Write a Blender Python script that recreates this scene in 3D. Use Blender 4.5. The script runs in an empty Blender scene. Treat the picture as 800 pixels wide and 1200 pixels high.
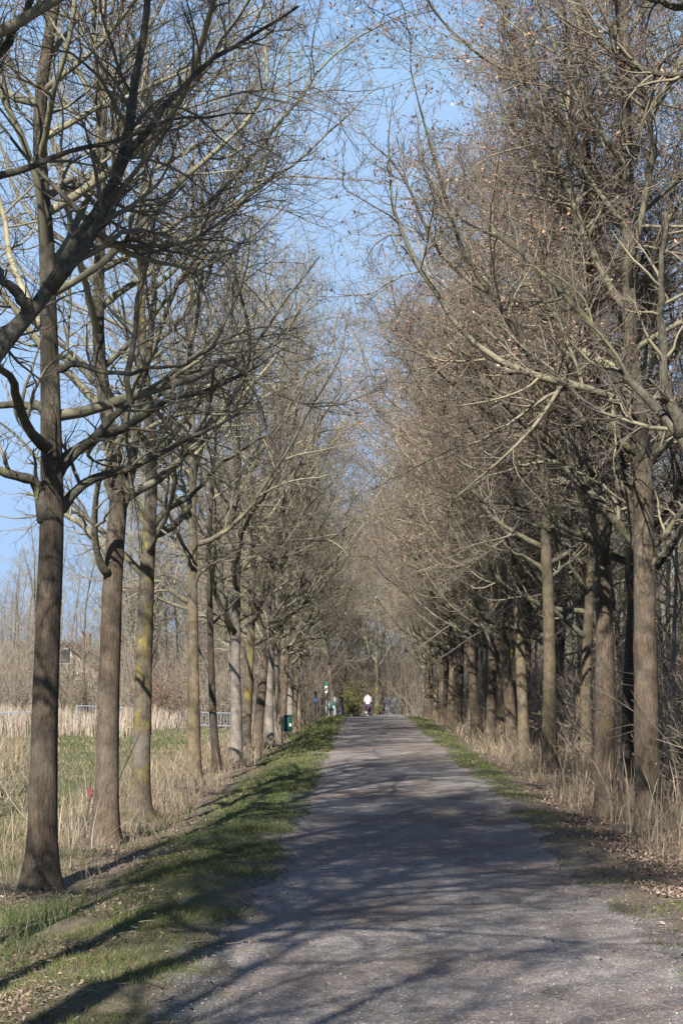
import bpy, bmesh, math, random
import numpy as np
from mathutils import Vector, Euler

R = np.random.default_rng(11)
rad = math.radians
scene = bpy.context.scene
COL = scene.collection

# ------------------------------------------------------------------ camera
F = 2000.0                                    # focal length in photo pixels (800 x 1200)
CAM_H = 1.84
PITCH = math.atan(194 / F)
YAW = math.atan(27 / F)
cam = bpy.data.cameras.new('camera')
cam.sensor_fit = 'VERTICAL'
cam.sensor_height = 36.0
cam.lens = 60.0
cam.clip_start = 0.1
cam.clip_end = 3000
cam_o = bpy.data.objects.new('camera', cam)
cam_o.location = (0, 0, CAM_H)
cam_o.rotation_euler = (math.pi / 2 + PITCH, 0, YAW)
COL.objects.link(cam_o)
scene.camera = cam_o
_M = Euler(cam_o.rotation_euler).to_matrix()


def at(px, py, Y):
    """the point at depth Y seen at that place of the photograph"""
    d = _M @ Vector(((px - 400) / F, (600 - py) / F, -1))
    k = Y / d.y
    return np.array([d.x * k, Y, CAM_H + d.z * k])


# ------------------------------------------------------------------ light
SUN_AZ = 16.0        # light travels forward and this many degrees to the right
SUN_EL = 39.0
w = bpy.data.worlds.new('World')
scene.world = w
w.use_nodes = True
nt = w.node_tree
nt.nodes.clear()
sky = nt.nodes.new('ShaderNodeTexSky')
sky.sky_type = 'NISHITA'
sky.sun_disc = False
sky.sun_elevation = rad(SUN_EL)
sky.sun_rotation = rad(180 + SUN_AZ)
sky.air_density = 0.68
sky.dust_density = 0.1
sky.ozone_density = 1.2
bg = nt.nodes.new('ShaderNodeBackground')
bg.inputs['Strength'].default_value = 0.098
wo = nt.nodes.new('ShaderNodeOutputWorld')
cap = nt.nodes.new('ShaderNodeVectorMath')          # the pale band low down never burns out
cap.operation = 'MINIMUM'
cap.inputs[1].default_value = (1.4, 2.12, 3.2)
nt.links.new(sky.outputs[0], cap.inputs[0])
nt.links.new(cap.outputs[0], bg.inputs[0])
nt.links.new(bg.outputs[0], wo.inputs[0])
sun = bpy.data.lights.new('sun', 'SUN')
sun.energy = 5.0
sun.angle = rad(0.55)
sun.color = (1.0, 0.94, 0.86)
sun_o = bpy.data.objects.new('sun', sun)
_d = Vector((math.sin(rad(SUN_AZ)) * math.cos(rad(SUN_EL)), math.cos(rad(SUN_AZ)) * math.cos(rad(SUN_EL)), -math.sin(rad(SUN_EL))))
sun_o.rotation_euler = _d.to_track_quat('-Z', 'Y').to_euler()
sun_o.location = (-10, -20, 30)
COL.objects.link(sun_o)
scene.view_settings.view_transform = 'Standard'
scene.view_settings.look = 'None'
scene.view_settings.gamma = 1
scene.view_settings.exposure = 1.66
scene.cycles.max_bounces = 5
scene.cycles.diffuse_bounces = 3

# ------------------------------------------------------------------ helpers
def smooth(a, b, x):
    t = np.clip((x - a) / (b - a), 0, 1)
    return t * t * (3 - 2 * t)


def vnoise(x, y, s=1.0, seed=0):
    """smooth value noise, 0..1"""
    x = np.asarray(x, float) / s + seed * 17.13
    y = np.asarray(y, float) / s + seed * 9.71
    xi, yi = np.floor(x), np.floor(y)
    fx, fy = x - xi, y - yi
    fx, fy = fx * fx * (3 - 2 * fx), fy * fy * (3 - 2 * fy)

    def h(a, b):
        v = np.sin(a * 127.1 + b * 311.7 + seed * 74.7) * 43758.5453
        return v - np.floor(v)
    return (h(xi, yi) * (1 - fx) + h(xi + 1, yi) * fx) * (1 - fy) + (h(xi, yi + 1) * (1 - fx) + h(xi + 1, yi + 1) * fx) * fy


def fbm(x, y, s=1.0, seed=0):
    return 0.55 * vnoise(x, y, s, seed) + 0.3 * vnoise(x, y, s * 0.45, seed + 3) + 0.15 * vnoise(x, y, s * 0.2, seed + 7)


def bend(y):
    return 2.0 * smooth(104, 136, y)


def path_left(y):
    return -0.87 + (vnoise(y, y * 0, 2.3, 5) - 0.5) * 0.28 + (vnoise(y, y * 0, 0.5, 6) - 0.5) * 0.14 + (vnoise(y, y * 0, 0.17, 61) - 0.5) * 0.10 + bend(y) - 0.10 * smooth(14, 8, y)


def path_right(y):
    return 2.03 + (vnoise(y, y * 0, 2.6, 8) - 0.5) * 0.26 + (vnoise(y, y * 0, 0.45, 9) - 0.5) * 0.14 + (vnoise(y, y * 0, 0.17, 62) - 0.5) * 0.10 + bend(y)


def height(x, y, micro=True):
    x, y = np.asarray(x, float), np.asarray(y, float)
    h = -0.30 * smooth(1.5, 3.1, -x) - 0.28 * smooth(3.9, 6.5, -x)
    h = h - 0.10 * smooth(2.3, 3.3, x) - 0.08 * smooth(4.0, 5.2, x) + 0.75 * smooth(6, 16, x)
    h = h - 0.92 * smooth(78, 112, y) * smooth(-16, -7, x)
    if micro:
        off = np.maximum(-0.9 - x, x - 2.05)
        k = smooth(0.0, 0.5, off)
        h = h + k * ((fbm(x, y, 1.4, 2) - 0.5) * 0.16 + (vnoise(x, y, 0.25, 4) - 0.5) * 0.05)
        h = h + 0.35 * smooth(20, 60, np.abs(x)) * (fbm(x, y, 25, 1) - 0.5)
    return h


def mesh_np(name, verts, faces_list, mat=None, tint=None, smooth_shade=False):
    """verts (n,3); faces_list: arrays of equal-sided faces"""
    me = bpy.data.meshes.new(name)
    verts = np.ascontiguousarray(verts, dtype=np.float32)
    me.vertices.add(len(verts))
    me.vertices.foreach_set('co', verts.ravel())
    faces_list = [f for f in faces_list if len(f)]
    loops = np.concatenate([f.ravel() for f in faces_list]).astype(np.int32)
    tot = np.concatenate([np.full(len(f), f.shape[1], np.int32) for f in faces_list])
    start = np.concatenate([[0], np.cumsum(tot)[:-1]]).astype(np.int32)
    me.loops.add(len(loops))
    me.loops.foreach_set('vertex_index', loops)
    me.polygons.add(len(tot))
    me.polygons.foreach_set('loop_start', start)
    me.polygons.foreach_set('loop_total', tot)
    if smooth_shade:
        me.polygons.foreach_set('use_smooth', np.ones(len(tot), bool))
    me.update(calc_edges=True)
    if tint is not None:
        a = me.attributes.new('tint', 'FLOAT_COLOR', 'POINT')
        c = np.ones((len(verts), 4), np.float32)
        c[:, :3] = tint
        a.data.foreach_set('color', c.ravel())
    if mat:
        me.materials.append(mat)
    return me


def link(name, me, parent=None, loc=None):
    o = bpy.data.objects.new(name, me)
    COL.objects.link(o)
    if parent:
        o.parent = parent
    if loc is not None:
        o.location = loc
    return o


def thing(name, label, cat, loc=(0, 0, 0), rz=0.0, group=None):
    o = bpy.data.objects.new(name, None)
    o.empty_display_size = 0.3
    COL.objects.link(o)
    o.location = loc
    o.rotation_euler = (0, 0, rz)
    o['label'] = label
    o['category'] = cat
    if group:
        o['group'] = group
    return o


def kind(o, k, label=None, cat=None):
    o['kind'] = k
    if label:
        o['label'] = label
    if cat:
        o['category'] = cat
    return o


# ------------------------------------------------------------------ materials
ALB = 0.58        # measured against the photograph's exposure: bark, gravel and grass are this much darker than first guessed


def level(nt, c, k=1.0):
    return mix(nt, 1.0, c, (ALB * k,) * 3, 'MULTIPLY')


def new_mat(name):
    m = bpy.data.materials.new(name)
    m.use_nodes = True
    n = m.node_tree.nodes
    b = n['Principled BSDF']
    b.inputs['Roughness'].default_value = 0.9
    b.inputs['Specular IOR Level'].default_value = 0.2
    return m, m.node_tree, b


def nd(nt, t, **kw):
    n = nt.nodes.new(t)
    for k, v in kw.items():
        setattr(n, k, v)
    return n


def noise(nt, vec, scale, detail=4, rough=0.6):
    n = nd(nt, 'ShaderNodeTexNoise')
    n.inputs['Scale'].default_value = scale
    n.inputs['Detail'].default_value = detail
    n.inputs['Roughness'].default_value = rough
    nt.links.new(vec, n.inputs['Vector'])
    return n.outputs['Fac']


def ramp(nt, fac, stops):
    r = nd(nt, 'ShaderNodeValToRGB')
    while len(r.color_ramp.elements) < len(stops):
        r.color_ramp.elements.new(0.5)
    for e, (p, c) in zip(r.color_ramp.elements, stops):
        e.position = p
        e.color = (*c, 1) if len(c) == 3 else c
    nt.links.new(fac, r.inputs[0])
    return r.outputs[0]


def mix(nt, fac, a, b, mode='MIX'):
    m = nd(nt, 'ShaderNodeMix', data_type='RGBA', blend_type=mode)
    for sock, v in ((m.inputs[0], fac), (m.inputs[6], a), (m.inputs[7], b)):
        if hasattr(v, 'links'):
            nt.links.new(v, sock)
        elif isinstance(v, tuple):
            sock.default_value = (*v, 1)
        else:
            sock.default_value = v
    return m.outputs[2]


def bump(nt, b, h, strength, dist=0.02):
    bp = nd(nt, 'ShaderNodeBump')
    bp.inputs['Strength'].default_value = strength
    bp.inputs['Distance'].default_value = dist
    nt.links.new(h, bp.inputs['Height'])
    nt.links.new(bp.outputs[0], b.inputs['Normal'])


def bark(name, base, dark, lichen, lichen_amt, grey=(0.24, 0.23, 0.20), grey_amt=0.5, stretch=0.14, fs=55, up_amt=0.8):
    m, nt, b = new_mat(name)
    tc = nd(nt, 'ShaderNodeTexCoord')
    oi = nd(nt, 'ShaderNodeObjectInfo')
    add = nd(nt, 'ShaderNodeVectorMath', operation='ADD')
    nt.links.new(tc.outputs['Object'], add.inputs[0])
    sc = nd(nt, 'ShaderNodeVectorMath', operation='SCALE')
    cmb = nd(nt, 'ShaderNodeCombineXYZ')
    for k in range(3):
        nt.links.new(oi.outputs['Random'], cmb.inputs[k])
    nt.links.new(cmb.outputs[0], sc.inputs[0])
    sc.inputs['Scale'].default_value = 37.0
    nt.links.new(sc.outputs[0], add.inputs[1])
    v = add.outputs[0]
    mp = nd(nt, 'ShaderNodeMapping')
    mp.inputs['Scale'].default_value = (1, 1, stretch)
    nt.links.new(v, mp.inputs[0])
    furrow = noise(nt, mp.outputs[0], fs, 6, 0.7)
    fine = noise(nt, v, 90, 3, 0.6)
    blot = noise(nt, v, 2.2, 5, 0.65)
    blot2 = noise(nt, v, 5.0, 5, 0.7)
    mp2 = nd(nt, 'ShaderNodeMapping')
    mp2.inputs['Scale'].default_value = (1, 1, 0.55)
    nt.links.new(v, mp2.inputs[0])
    lic = noise(nt, mp2.outputs[0], 3.4, 6, 0.72)
    c = ramp(nt, furrow, [(0.30, dark), (0.52, base), (0.78, tuple(min(1, q * 1.4) for q in base))])
    g = ramp(nt, blot, [(0.48, (0, 0, 0)), (0.68, (grey_amt,) * 3)])
    c = mix(nt, g, c, grey)
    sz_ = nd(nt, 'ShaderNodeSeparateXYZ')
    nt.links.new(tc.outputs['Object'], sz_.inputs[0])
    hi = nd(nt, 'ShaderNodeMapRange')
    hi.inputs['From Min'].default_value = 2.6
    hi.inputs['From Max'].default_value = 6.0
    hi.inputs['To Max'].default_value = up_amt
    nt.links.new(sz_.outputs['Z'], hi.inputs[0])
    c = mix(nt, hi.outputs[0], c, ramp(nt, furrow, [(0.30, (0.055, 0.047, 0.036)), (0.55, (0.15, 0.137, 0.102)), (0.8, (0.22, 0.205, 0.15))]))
    l = ramp(nt, lic, [(0.62 - 0.14 * lichen_amt, (0, 0, 0)), (0.74 - 0.1 * lichen_amt, (0.85 * min(1, lichen_amt + 0.3),) * 3)])
    c = mix(nt, l, c, lichen)
    c = mix(nt, ramp(nt, fine, [(0.35, (0.72,) * 3), (0.65, (1.2,) * 3)]), (0, 0, 0), c, 'MIX') if False else mix(nt, 1.0, c, ramp(nt, fine, [(0.3, (0.7,) * 3), (0.7, (1.25,) * 3)]), 'MULTIPLY')
    c = mix(nt, 1.0, c, ramp(nt, blot2, [(0.3, (0.55,) * 3), (0.7, (1.3,) * 3)]), 'MULTIPLY')
    rv = nd(nt, 'ShaderNodeMapRange')
    rv.inputs['To Min'].default_value = 0.82
    rv.inputs['To Max'].default_value = 1.15
    nt.links.new(oi.outputs['Random'], rv.inputs[0])
    c = mix(nt, 1.0, c, rv.outputs[0], 'MULTIPLY')
    nt.links.new(level(nt, c), b.inputs['Base Color'])
    bump(nt, b, furrow, 1.0, 0.03)
    return m


def tinted(name, rough=0.85, trans=0.0, spec=0.2, k=1.0):
    m, nt, b = new_mat(name)
    a = nd(nt, 'ShaderNodeAttribute', attribute_name='tint')
    col = level(nt, a.outputs['Color'], k)
    nt.links.new(col, b.inputs['Base Color'])
    b.inputs['Roughness'].default_value = rough
    b.inputs['Specular IOR Level'].default_value = spec
    if trans:
        tr = nd(nt, 'ShaderNodeBsdfTranslucent')
        nt.links.new(col, tr.inputs[0])
        ms = nd(nt, 'ShaderNodeMixShader')
        ms.inputs[0].default_value = trans
        out = nt.nodes['Material Output']
        nt.links.new(b.outputs[0], ms.inputs[1])
        nt.links.new(tr.outputs[0], ms.inputs[2])
        nt.links.new(ms.outputs[0], out.inputs[0])
    return m


def flat(name, c, rough=0.6, metal=0.0, var=0.25, scale=14):
    c = tuple(q * 0.64 for q in c)
    m, nt, b = new_mat(name)
    tc = nd(nt, 'ShaderNodeTexCoord')
    f = noise(nt, tc.outputs['Object'], scale, 4)
    col = ramp(nt, f, [(0.3, tuple(q * (1 - var) for q in c)), (0.7, tuple(min(1, q * (1 + var)) for q in c))])
    nt.links.new(col, b.inputs['Base Color'])
    b.inputs['Roughness'].default_value = rough
    b.inputs['Metallic'].default_value = metal
    b.inputs['Specular IOR Level'].default_value = 0.35
    return m


M = {}
M['bark'] = bark('oak bark', (0.165, 0.125, 0.09), (0.05, 0.037, 0.027), (0.26, 0.215, 0.07), 0.22, grey=(0.20, 0.18, 0.145), grey_amt=0.45)
M['bark_lichen'] = bark('lichen bark', (0.165, 0.135, 0.10), (0.065, 0.052, 0.038), (0.36, 0.285, 0.06), 0.74, grey_amt=0.6)
M['bark_tan'] = bark('tan bark', (0.205, 0.16, 0.10), (0.075, 0.057, 0.035), (0.30, 0.25, 0.08), 0.4, grey_amt=0.3)
M['bark_pale'] = bark('pale bark', (0.30, 0.26, 0.225), (0.16, 0.135, 0.115), (0.32, 0.25, 0.07), 0.1, grey=(0.36, 0.33, 0.30))
M['bark_dark'] = bark('dark bark', (0.10, 0.082, 0.06), (0.035, 0.028, 0.02), (0.17, 0.15, 0.06), 0.3, grey=(0.14, 0.13, 0.11))
M['limb_pale'] = bark('sunlit limb bark', (0.27, 0.245, 0.20), (0.10, 0.085, 0.065), (0.33, 0.30, 0.14), 0.4, grey=(0.40, 0.39, 0.36), grey_amt=0.9, stretch=0.6, fs=26)  # paler grey than the other limbs: sunlight put into the colour
M['limb_lit'] = bark('sunlit lichened limb bark', (0.215, 0.198, 0.135), (0.075, 0.065, 0.045), (0.33, 0.31, 0.14), 0.7, grey=(0.28, 0.275, 0.24), grey_amt=0.7, stretch=0.6, fs=26, up_amt=0.0)  # brighter copy of the limb bark, sunlight put into its colour, plus lichen
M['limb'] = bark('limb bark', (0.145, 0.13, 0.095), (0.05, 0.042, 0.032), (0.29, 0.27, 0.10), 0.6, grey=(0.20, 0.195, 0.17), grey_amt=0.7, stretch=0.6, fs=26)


def twig_mat(name, c1, c2):
    m, nt, b = new_mat(name)
    a = nd(nt, 'ShaderNodeAttribute', attribute_name='tint')
    ge = nd(nt, 'ShaderNodeNewGeometry')
    c = mix(nt, a.outputs['Fac'], c1, c2)
    rv = ramp(nt, ge.outputs['Random Per Island'], [(0, (0.72, 0.72, 0.74)), (1, (1.25, 1.22, 1.12))])
    c = mix(nt, 1.0, c, rv, 'MULTIPLY')
    nt.links.new(level(nt, c), b.inputs['Base Color'])
    return m


# tint = how fine the twig is: 0 thick lichen covered branch, 1 fine reddish twig
M['crown'] = twig_mat('twigs', (0.275, 0.258, 0.18), (0.215, 0.182, 0.158))
M['crown_grey'] = twig_mat('far twigs', (0.30, 0.275, 0.21), (0.295, 0.25, 0.212))
M['crown_dark'] = twig_mat('wood twigs', (0.32, 0.29, 0.215), (0.30, 0.245, 0.20))
M['leaf'] = tinted('withered leaf', 0.8, 0.3, k=1.5)
M['grass'] = tinted('grass blade', 0.75, 0.25)
M['litter'] = tinted('leaf litter', 0.85)
M['stone'] = tinted('gravel stone', 0.9)


def ground_material():
    m, nt, b = new_mat('ground')
    tc = nd(nt, 'ShaderNodeTexCoord')
    v = tc.outputs['Object']
    a = nd(nt, 'ShaderNodeAttribute', attribute_name='tint')
    sep = nd(nt, 'ShaderNodeSeparateColor')
    nt.links.new(a.outputs['Color'], sep.inputs[0])
    n1 = noise(nt, v, 1.6, 6, 0.65)
    n2 = noise(nt, v, 16, 5, 0.7)
    n3 = noise(nt, v, 60, 3, 0.6)
    soil = ramp(nt, n2, [(0.25, (0.075, 0.058, 0.043)), (0.5, (0.165, 0.128, 0.098)), (0.75, (0.28, 0.225, 0.18))])
    green = ramp(nt, n2, [(0.25, (0.035, 0.05, 0.012)), (0.5, (0.075, 0.10, 0.026)), (0.75, (0.13, 0.15, 0.05))])
    dry = ramp(nt, n2, [(0.25, (0.12, 0.095, 0.06)), (0.55, (0.24, 0.195, 0.13)), (0.8, (0.34, 0.29, 0.20))])

    def mask(chan, amp=1.2):
        mm = nd(nt, 'ShaderNodeMath', operation='MULTIPLY_ADD')
        s = nd(nt, 'ShaderNodeMath', operation='ADD')
        nt.links.new(n1, s.inputs[0])
        nt.links.new(n2, s.inputs[1])
        nt.links.new(s.outputs[0], mm.inputs[0])
        mm.inputs[1].default_value = amp
        off = nd(nt, 'ShaderNodeMath', operation='SUBTRACT')
        nt.links.new(chan, off.inputs[0])
        off.inputs[1].default_value = amp + 0.5
        nt.links.new(off.outputs[0], mm.inputs[2])
        r = nd(nt, 'ShaderNodeMapRange')
        r.inputs['From Min'].default_value = -0.2
        r.inputs['From Max'].default_value = 0.2
        nt.links.new(mm.outputs[0], r.inputs[0])
        return r.outputs[0]
    c = mix(nt, mask(sep.outputs[1]), soil, dry)
    c = mix(nt, mask(sep.outputs[0]), c, green)
    grit = ramp(nt, n3, [(0.3, (0.11, 0.10, 0.10)), (0.55, (0.23, 0.21, 0.205)), (0.8, (0.42, 0.40, 0.40))])
    c = mix(nt, mask(sep.outputs[2], 0.9), c, grit)
    c = mix(nt, 1.0, c, ramp(nt, n3, [(0.3, (0.7,) * 3), (0.7, (1.25,) * 3)]), 'MULTIPLY')
    nt.links.new(level(nt, c), b.inputs['Base Color'])
    bump(nt, b, n2, 0.8, 0.05)
    return m


def path_material():
    m, nt, b = new_mat('gravel path')
    tc = nd(nt, 'ShaderNodeTexCoord')
    v = tc.outputs['Object']
    big = noise(nt, v, 0.35, 4, 0.55)
    mp = nd(nt, 'ShaderNodeMapping')
    mp.inputs['Scale'].default_value = (1, 0.22, 1)
    nt.links.new(v, mp.inputs[0])
    streak = noise(nt, mp.outputs[0], 2.2, 5, 0.65)
    mid = noise(nt, v, 9, 6, 0.75)
    fine = noise(nt, v, 95, 4, 0.8)
    vo = nd(nt, 'ShaderNodeTexVoronoi')
    vo.inputs['Scale'].default_value = 75
    nt.links.new(v, vo.inputs['Vector'])
    vo2 = nd(nt, 'ShaderNodeTexVoronoi')
    vo2.inputs['Scale'].default_value = 28
    nt.links.new(v, vo2.inputs['Vector'])
    c = ramp(nt, fine, [(0.28, (0.12, 0.113, 0.112)), (0.5, (0.255, 0.242, 0.238)), (0.74, (0.42, 0.405, 0.40))])
    brown = ramp(nt, fine, [(0.28, (0.095, 0.078, 0.068)), (0.5, (0.19, 0.158, 0.14)), (0.74, (0.31, 0.268, 0.24))])
    am = nd(nt, 'ShaderNodeMath', operation='MULTIPLY_ADD')
    nt.links.new(streak, am.inputs[0])
    am.inputs[1].default_value = 0.7
    nt.links.new(big, am.inputs[2])
    c = mix(nt, ramp(nt, am.outputs[0], [(0.78, (0, 0, 0)), (0.98, (0.9,) * 3)]), c, brown)
    # pale stones scattered
    hs = nd(nt, 'ShaderNodeSeparateColor')
    nt.links.new(vo.outputs['Color'], hs.inputs[0])
    st = ramp(nt, hs.outputs[0], [(0.0, (0.55,) * 3), (0.5, (0.95,) * 3), (0.84, (1.15,) * 3), (0.90, (1.9,) * 3), (1.0, (2.3,) * 3)])
    c = mix(nt, 0.75, c, mix(nt, 1.0, c, st, 'MULTIPLY'))
    c = mix(nt, 1.0, c, ramp(nt, mid, [(0.3, (0.74,) * 3), (0.7, (1.22,) * 3)]), 'MULTIPLY')
    nt.links.new(mix(nt, 1.0, level(nt, c), (1.035, 0.985, 0.93), 'MULTIPLY'), b.inputs['Base Color'])
    ad = nd(nt, 'ShaderNodeMath', operation='ADD')
    nt.links.new(vo.outputs['Distance'], ad.inputs[0])
    nt.links.new(fine, ad.inputs[1])
    bump(nt, b, ad.outputs[0], 0.5, 0.012)
    return m


M['ground'] = ground_material()
M['path'] = path_material()

# ------------------------------------------------------------------ ground and path
def axis(stops):
    out = []
    for (a, b, s) in stops:
        out.append(np.arange(a, b, s))
    return np.concatenate(out + [[stops[-1][1]]])


gx = axis([(-900, -200, 50), (-200, -60, 10), (-60, -14, 1.5), (-14, -5, 0.35), (-5, 6, 0.11), (6, 14, 0.4), (14, 60, 2), (60, 200, 10), (200, 900, 50)])
gy = axis([(-80, 0, 5), (0, 6, 0.5), (6, 30, 0.14), (30, 60, 0.35), (60, 130, 0.8), (130, 250, 5), (250, 1500, 50)])
GX, GY = np.meshgrid(gx, gy)
GZ = height(GX, GY)
pl, pr = path_left(GY), path_right(GY)
inside = np.minimum(GX - pl, pr - GX)
GZ = GZ - 0.03 * smooth(0.05, 0.22, inside)
n_r, n_c = GX.shape
idx = np.arange(n_r * n_c).reshape(n_r, n_c)
gq = np.stack([idx[:-1, :-1], idx[:-1, 1:], idx[1:, 1:], idx[1:, :-1]], -1).reshape(-1, 4)


def green_w(x, y):
    """how much green grass grows here"""
    left_v = smooth(-2.9, -1.9, x) * smooth(-0.62, -1.05, x) * (0.40 + 0.40 * smooth(10, 26, y))
    right_v = smooth(1.95, 2.2, x) * smooth(3.05, 2.5, x) * (0.12 + 0.66 * smooth(18, 38, y))
    row = smooth(-2.6, -3.4, x) * smooth(-6.0, -4.0, x) * 0.35 * smooth(34, 16, y)
    field = smooth(-4.6, -6.5, x) * (0.62 - 0.3 * smooth(60, 100, y))
    return np.clip(left_v + right_v + row + field, 0, 1)


def dry_w(x, y):
    l = smooth(-2.3, -3.0, x) * 0.55
    r = smooth(2.9, 3.6, x) * 0.35 * smooth(9, 4, x)
    return np.clip(l + r, 0, 1)


def grit_w(x, y):
    d = np.maximum(path_left(y) - x, x - path_right(y))
    return smooth(0.75, 0.05, d) * (0.45 + 0.35 * smooth(14, 9, y))


tint = np.stack([green_w(GX, GY), dry_w(GX, GY), grit_w(GX, GY)], -1).reshape(-1, 3)
me = mesh_np('ground', np.stack([GX, GY, GZ], -1).reshape(-1, 3), [gq], M['ground'], tint, True)
kind(link('ground', me), 'structure', 'grassy woodland ground either side of the path', 'ground')

py_ = axis([(2, 30, 0.09), (30, 70, 0.25), (70, 135, 0.5)])
u = np.linspace(0, 1, 26)
PY = np.repeat(py_[:, None], 26, 1)
PX = path_left(PY) * (1 - u) + path_right(PY) * u
PZ = height(PX, PY, False) + 0.005 + 0.02 * np.sin(u * np.pi) + (fbm(PX, PY, 1.2, 12) - 0.5) * 0.02 * np.sin(u * np.pi)
i2 = np.arange(PX.size).reshape(PX.shape)
pq = np.stack([i2[:-1, :-1], i2[:-1, 1:], i2[1:, 1:], i2[1:, :-1]], -1).reshape(-1, 4)
me = mesh_np('path', np.stack([PX, PY, PZ], -1).reshape(-1, 3), [pq], M['path'], None, True)
kind(link('path', me), 'structure', 'straight grey gravel footpath between the two tree rows', 'path')

for (ya, yb, xa, nm) in ((51.6, 53.6, -4.6, 0), (86, 88.4, -9, 1)):
    xs = np.linspace(xa, -0.7, 60)
    ys = np.linspace(0, 1, 8)
    SX, SV = np.meshgrid(xs, ys)
    SY = ya + (yb - ya) * SV + (fbm(SX, SX * 0, 2.0, 20 + nm) - 0.5) * 0.5
    SZ = height(SX, SY) + 0.03
    i3 = np.arange(SX.size).reshape(SX.shape)
    sq = np.stack([i3[:-1, :-1], i3[:-1, 1:], i3[1:, 1:], i3[1:, :-1]], -1).reshape(-1, 4)
    kind(link('side_path', mesh_np('side_path', np.stack([SX, SY, SZ], -1).reshape(-1, 3), [sq], M['path'], None, True)), 'structure', 'narrow side path leaving through the left tree row', 'path')


# ------------------------------------------------------------------ blades, leaves, stones
def blades(xy, hgt, wid, lean, col, seed=0, curve=0.5, z0=None, parts=2):
    """bent tapering blades; hgt, wid, lean per blade, col (n,3)"""
    r = np.random.default_rng(seed)
    n = len(xy)
    az = r.uniform(0, 2 * np.pi, n)
    la = r.uniform(0, 2 * np.pi, n)
    base = np.concatenate([xy, (height(xy[:, 0], xy[:, 1]) - 0.015 if z0 is None else z0)[:, None]], 1)
    sx, sy = np.cos(az) * wid * 0.5, np.sin(az) * wid * 0.5
    side = np.stack([sx, sy, sx * 0], 1)
    ld = np.stack([np.cos(la), np.sin(la), la * 0], 1)
    lv = []
    for k in range(parts + 1):
        t = k / parts
        c = base + ld * (lean * hgt * (t ** (1 + curve)))[:, None]
        c[:, 2] += hgt * t * (1 - 0.35 * np.minimum(1, lean) * t)
        lv.append((c, t))
    vs = []
    for c, t in lv[:-1]:
        k = 1 - 0.55 * t
        vs += [c - side * k, c + side * k]
    vs.append(lv[-1][0])
    V = np.stack(vs, 1)
    m = V.shape[1]
    o = (np.arange(n) * m)[:, None]
    quads = np.concatenate([o + np.array([[2 * k, 2 * k + 1, 2 * k + 3, 2 * k + 2]]) for k in range(parts - 1)]) if parts > 1 else np.zeros((0, 4), int)
    tris = o + np.array([[2 * parts - 2, 2 * parts - 1, 2 * parts]])
    return V.reshape(-1, 3), quads, tris, np.repeat(col, m, 0)


def join_blades(name, sets, mat, label, cat):
    V, Q, T, C, off = [], [], [], [], 0
    for v, q, t, c in sets:
        V.append(v); Q.append(q + off); T.append(t + off); C.append(c)
        off += len(v)
    o = link(name, mesh_np(name, np.concatenate(V), [np.concatenate(Q), np.concatenate(T)], mat, np.concatenate(C)))
    kind(o, 'stuff', label, cat)
    return o


def scatter(n, x0, x1, y0, y1, dens, near=1.0, seed=1):
    """points whose density falls with distance; dens(x,y) 0..1 is the chance to keep one"""
    r = np.random.default_rng(seed)
    uu = r.uniform(0, 1, n)
    if near == 0:
        y = y0 + (y1 - y0) * uu
    else:
        a, b = y0 ** (-near), y1 ** (-near)
        y = (a + (b - a) * uu) ** (-1 / near)
    x = r.uniform(x0, x1, n)
    keep = r.uniform(0, 1, n) < dens(x, y)
    return np.stack([x[keep], y[keep]], 1)


def pick(n, cols, seed, var=0.22):
    r = np.random.default_rng(seed)
    cols = np.array(cols)
    c = cols[r.integers(0, len(cols), n)]
    return c * r.uniform(1 - var, 1 + var, (n, 1)) * r.uniform(0.94, 1.06, (n, 3))


GREEN = [(0.125, 0.18, 0.042), (0.165, 0.21, 0.06), (0.10, 0.15, 0.036), (0.21, 0.22, 0.085), (0.24, 0.20, 0.11), (0.26, 0.205, 0.13)]
GREEN2 = [(0.13, 0.18, 0.055), (0.18, 0.20, 0.08), (0.26, 0.23, 0.13), (0.33, 0.27, 0.175)]
STRAW = [(0.36, 0.285, 0.19), (0.42, 0.34, 0.235), (0.29, 0.225, 0.15), (0.24, 0.185, 0.125), (0.47, 0.40, 0.29)]
REED = [(0.47, 0.39, 0.30), (0.54, 0.46, 0.365), (0.38, 0.31, 0.235)]


def on_path(x, y):
    return (x > path_left(y) + 0.10) & (x < path_right(y) - 0.10)


def px_size(y, k=1.0):
    """about a picture pixel at that distance, in metres"""
    return k * y / 1700.0


def d_left(x, y):
    p = smooth(0.42, 0.62, fbm(x, y, 0.9, 31)) * (0.5 + 0.5 * smooth(10, 24, y)) + 0.08 + 0.06 * smooth(12, 22, y)
    edge = smooth(-0.66, -1.15, x) + 0.25 * smooth(-0.5, -0.9, x)
    return np.where(on_path(x, y), 0, np.clip(p * edge * smooth(-2.9, -1.9, x), 0, 1))


def d_right(x, y):
    p = smooth(0.46, 0.64, fbm(x, y, 0.8, 33)) * (0.4 + 0.6 * smooth(14, 32, y)) + 0.03
    return np.where(on_path(x, y), 0, np.clip(p * smooth(3.1, 2.4, x), 0, 1))


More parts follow.
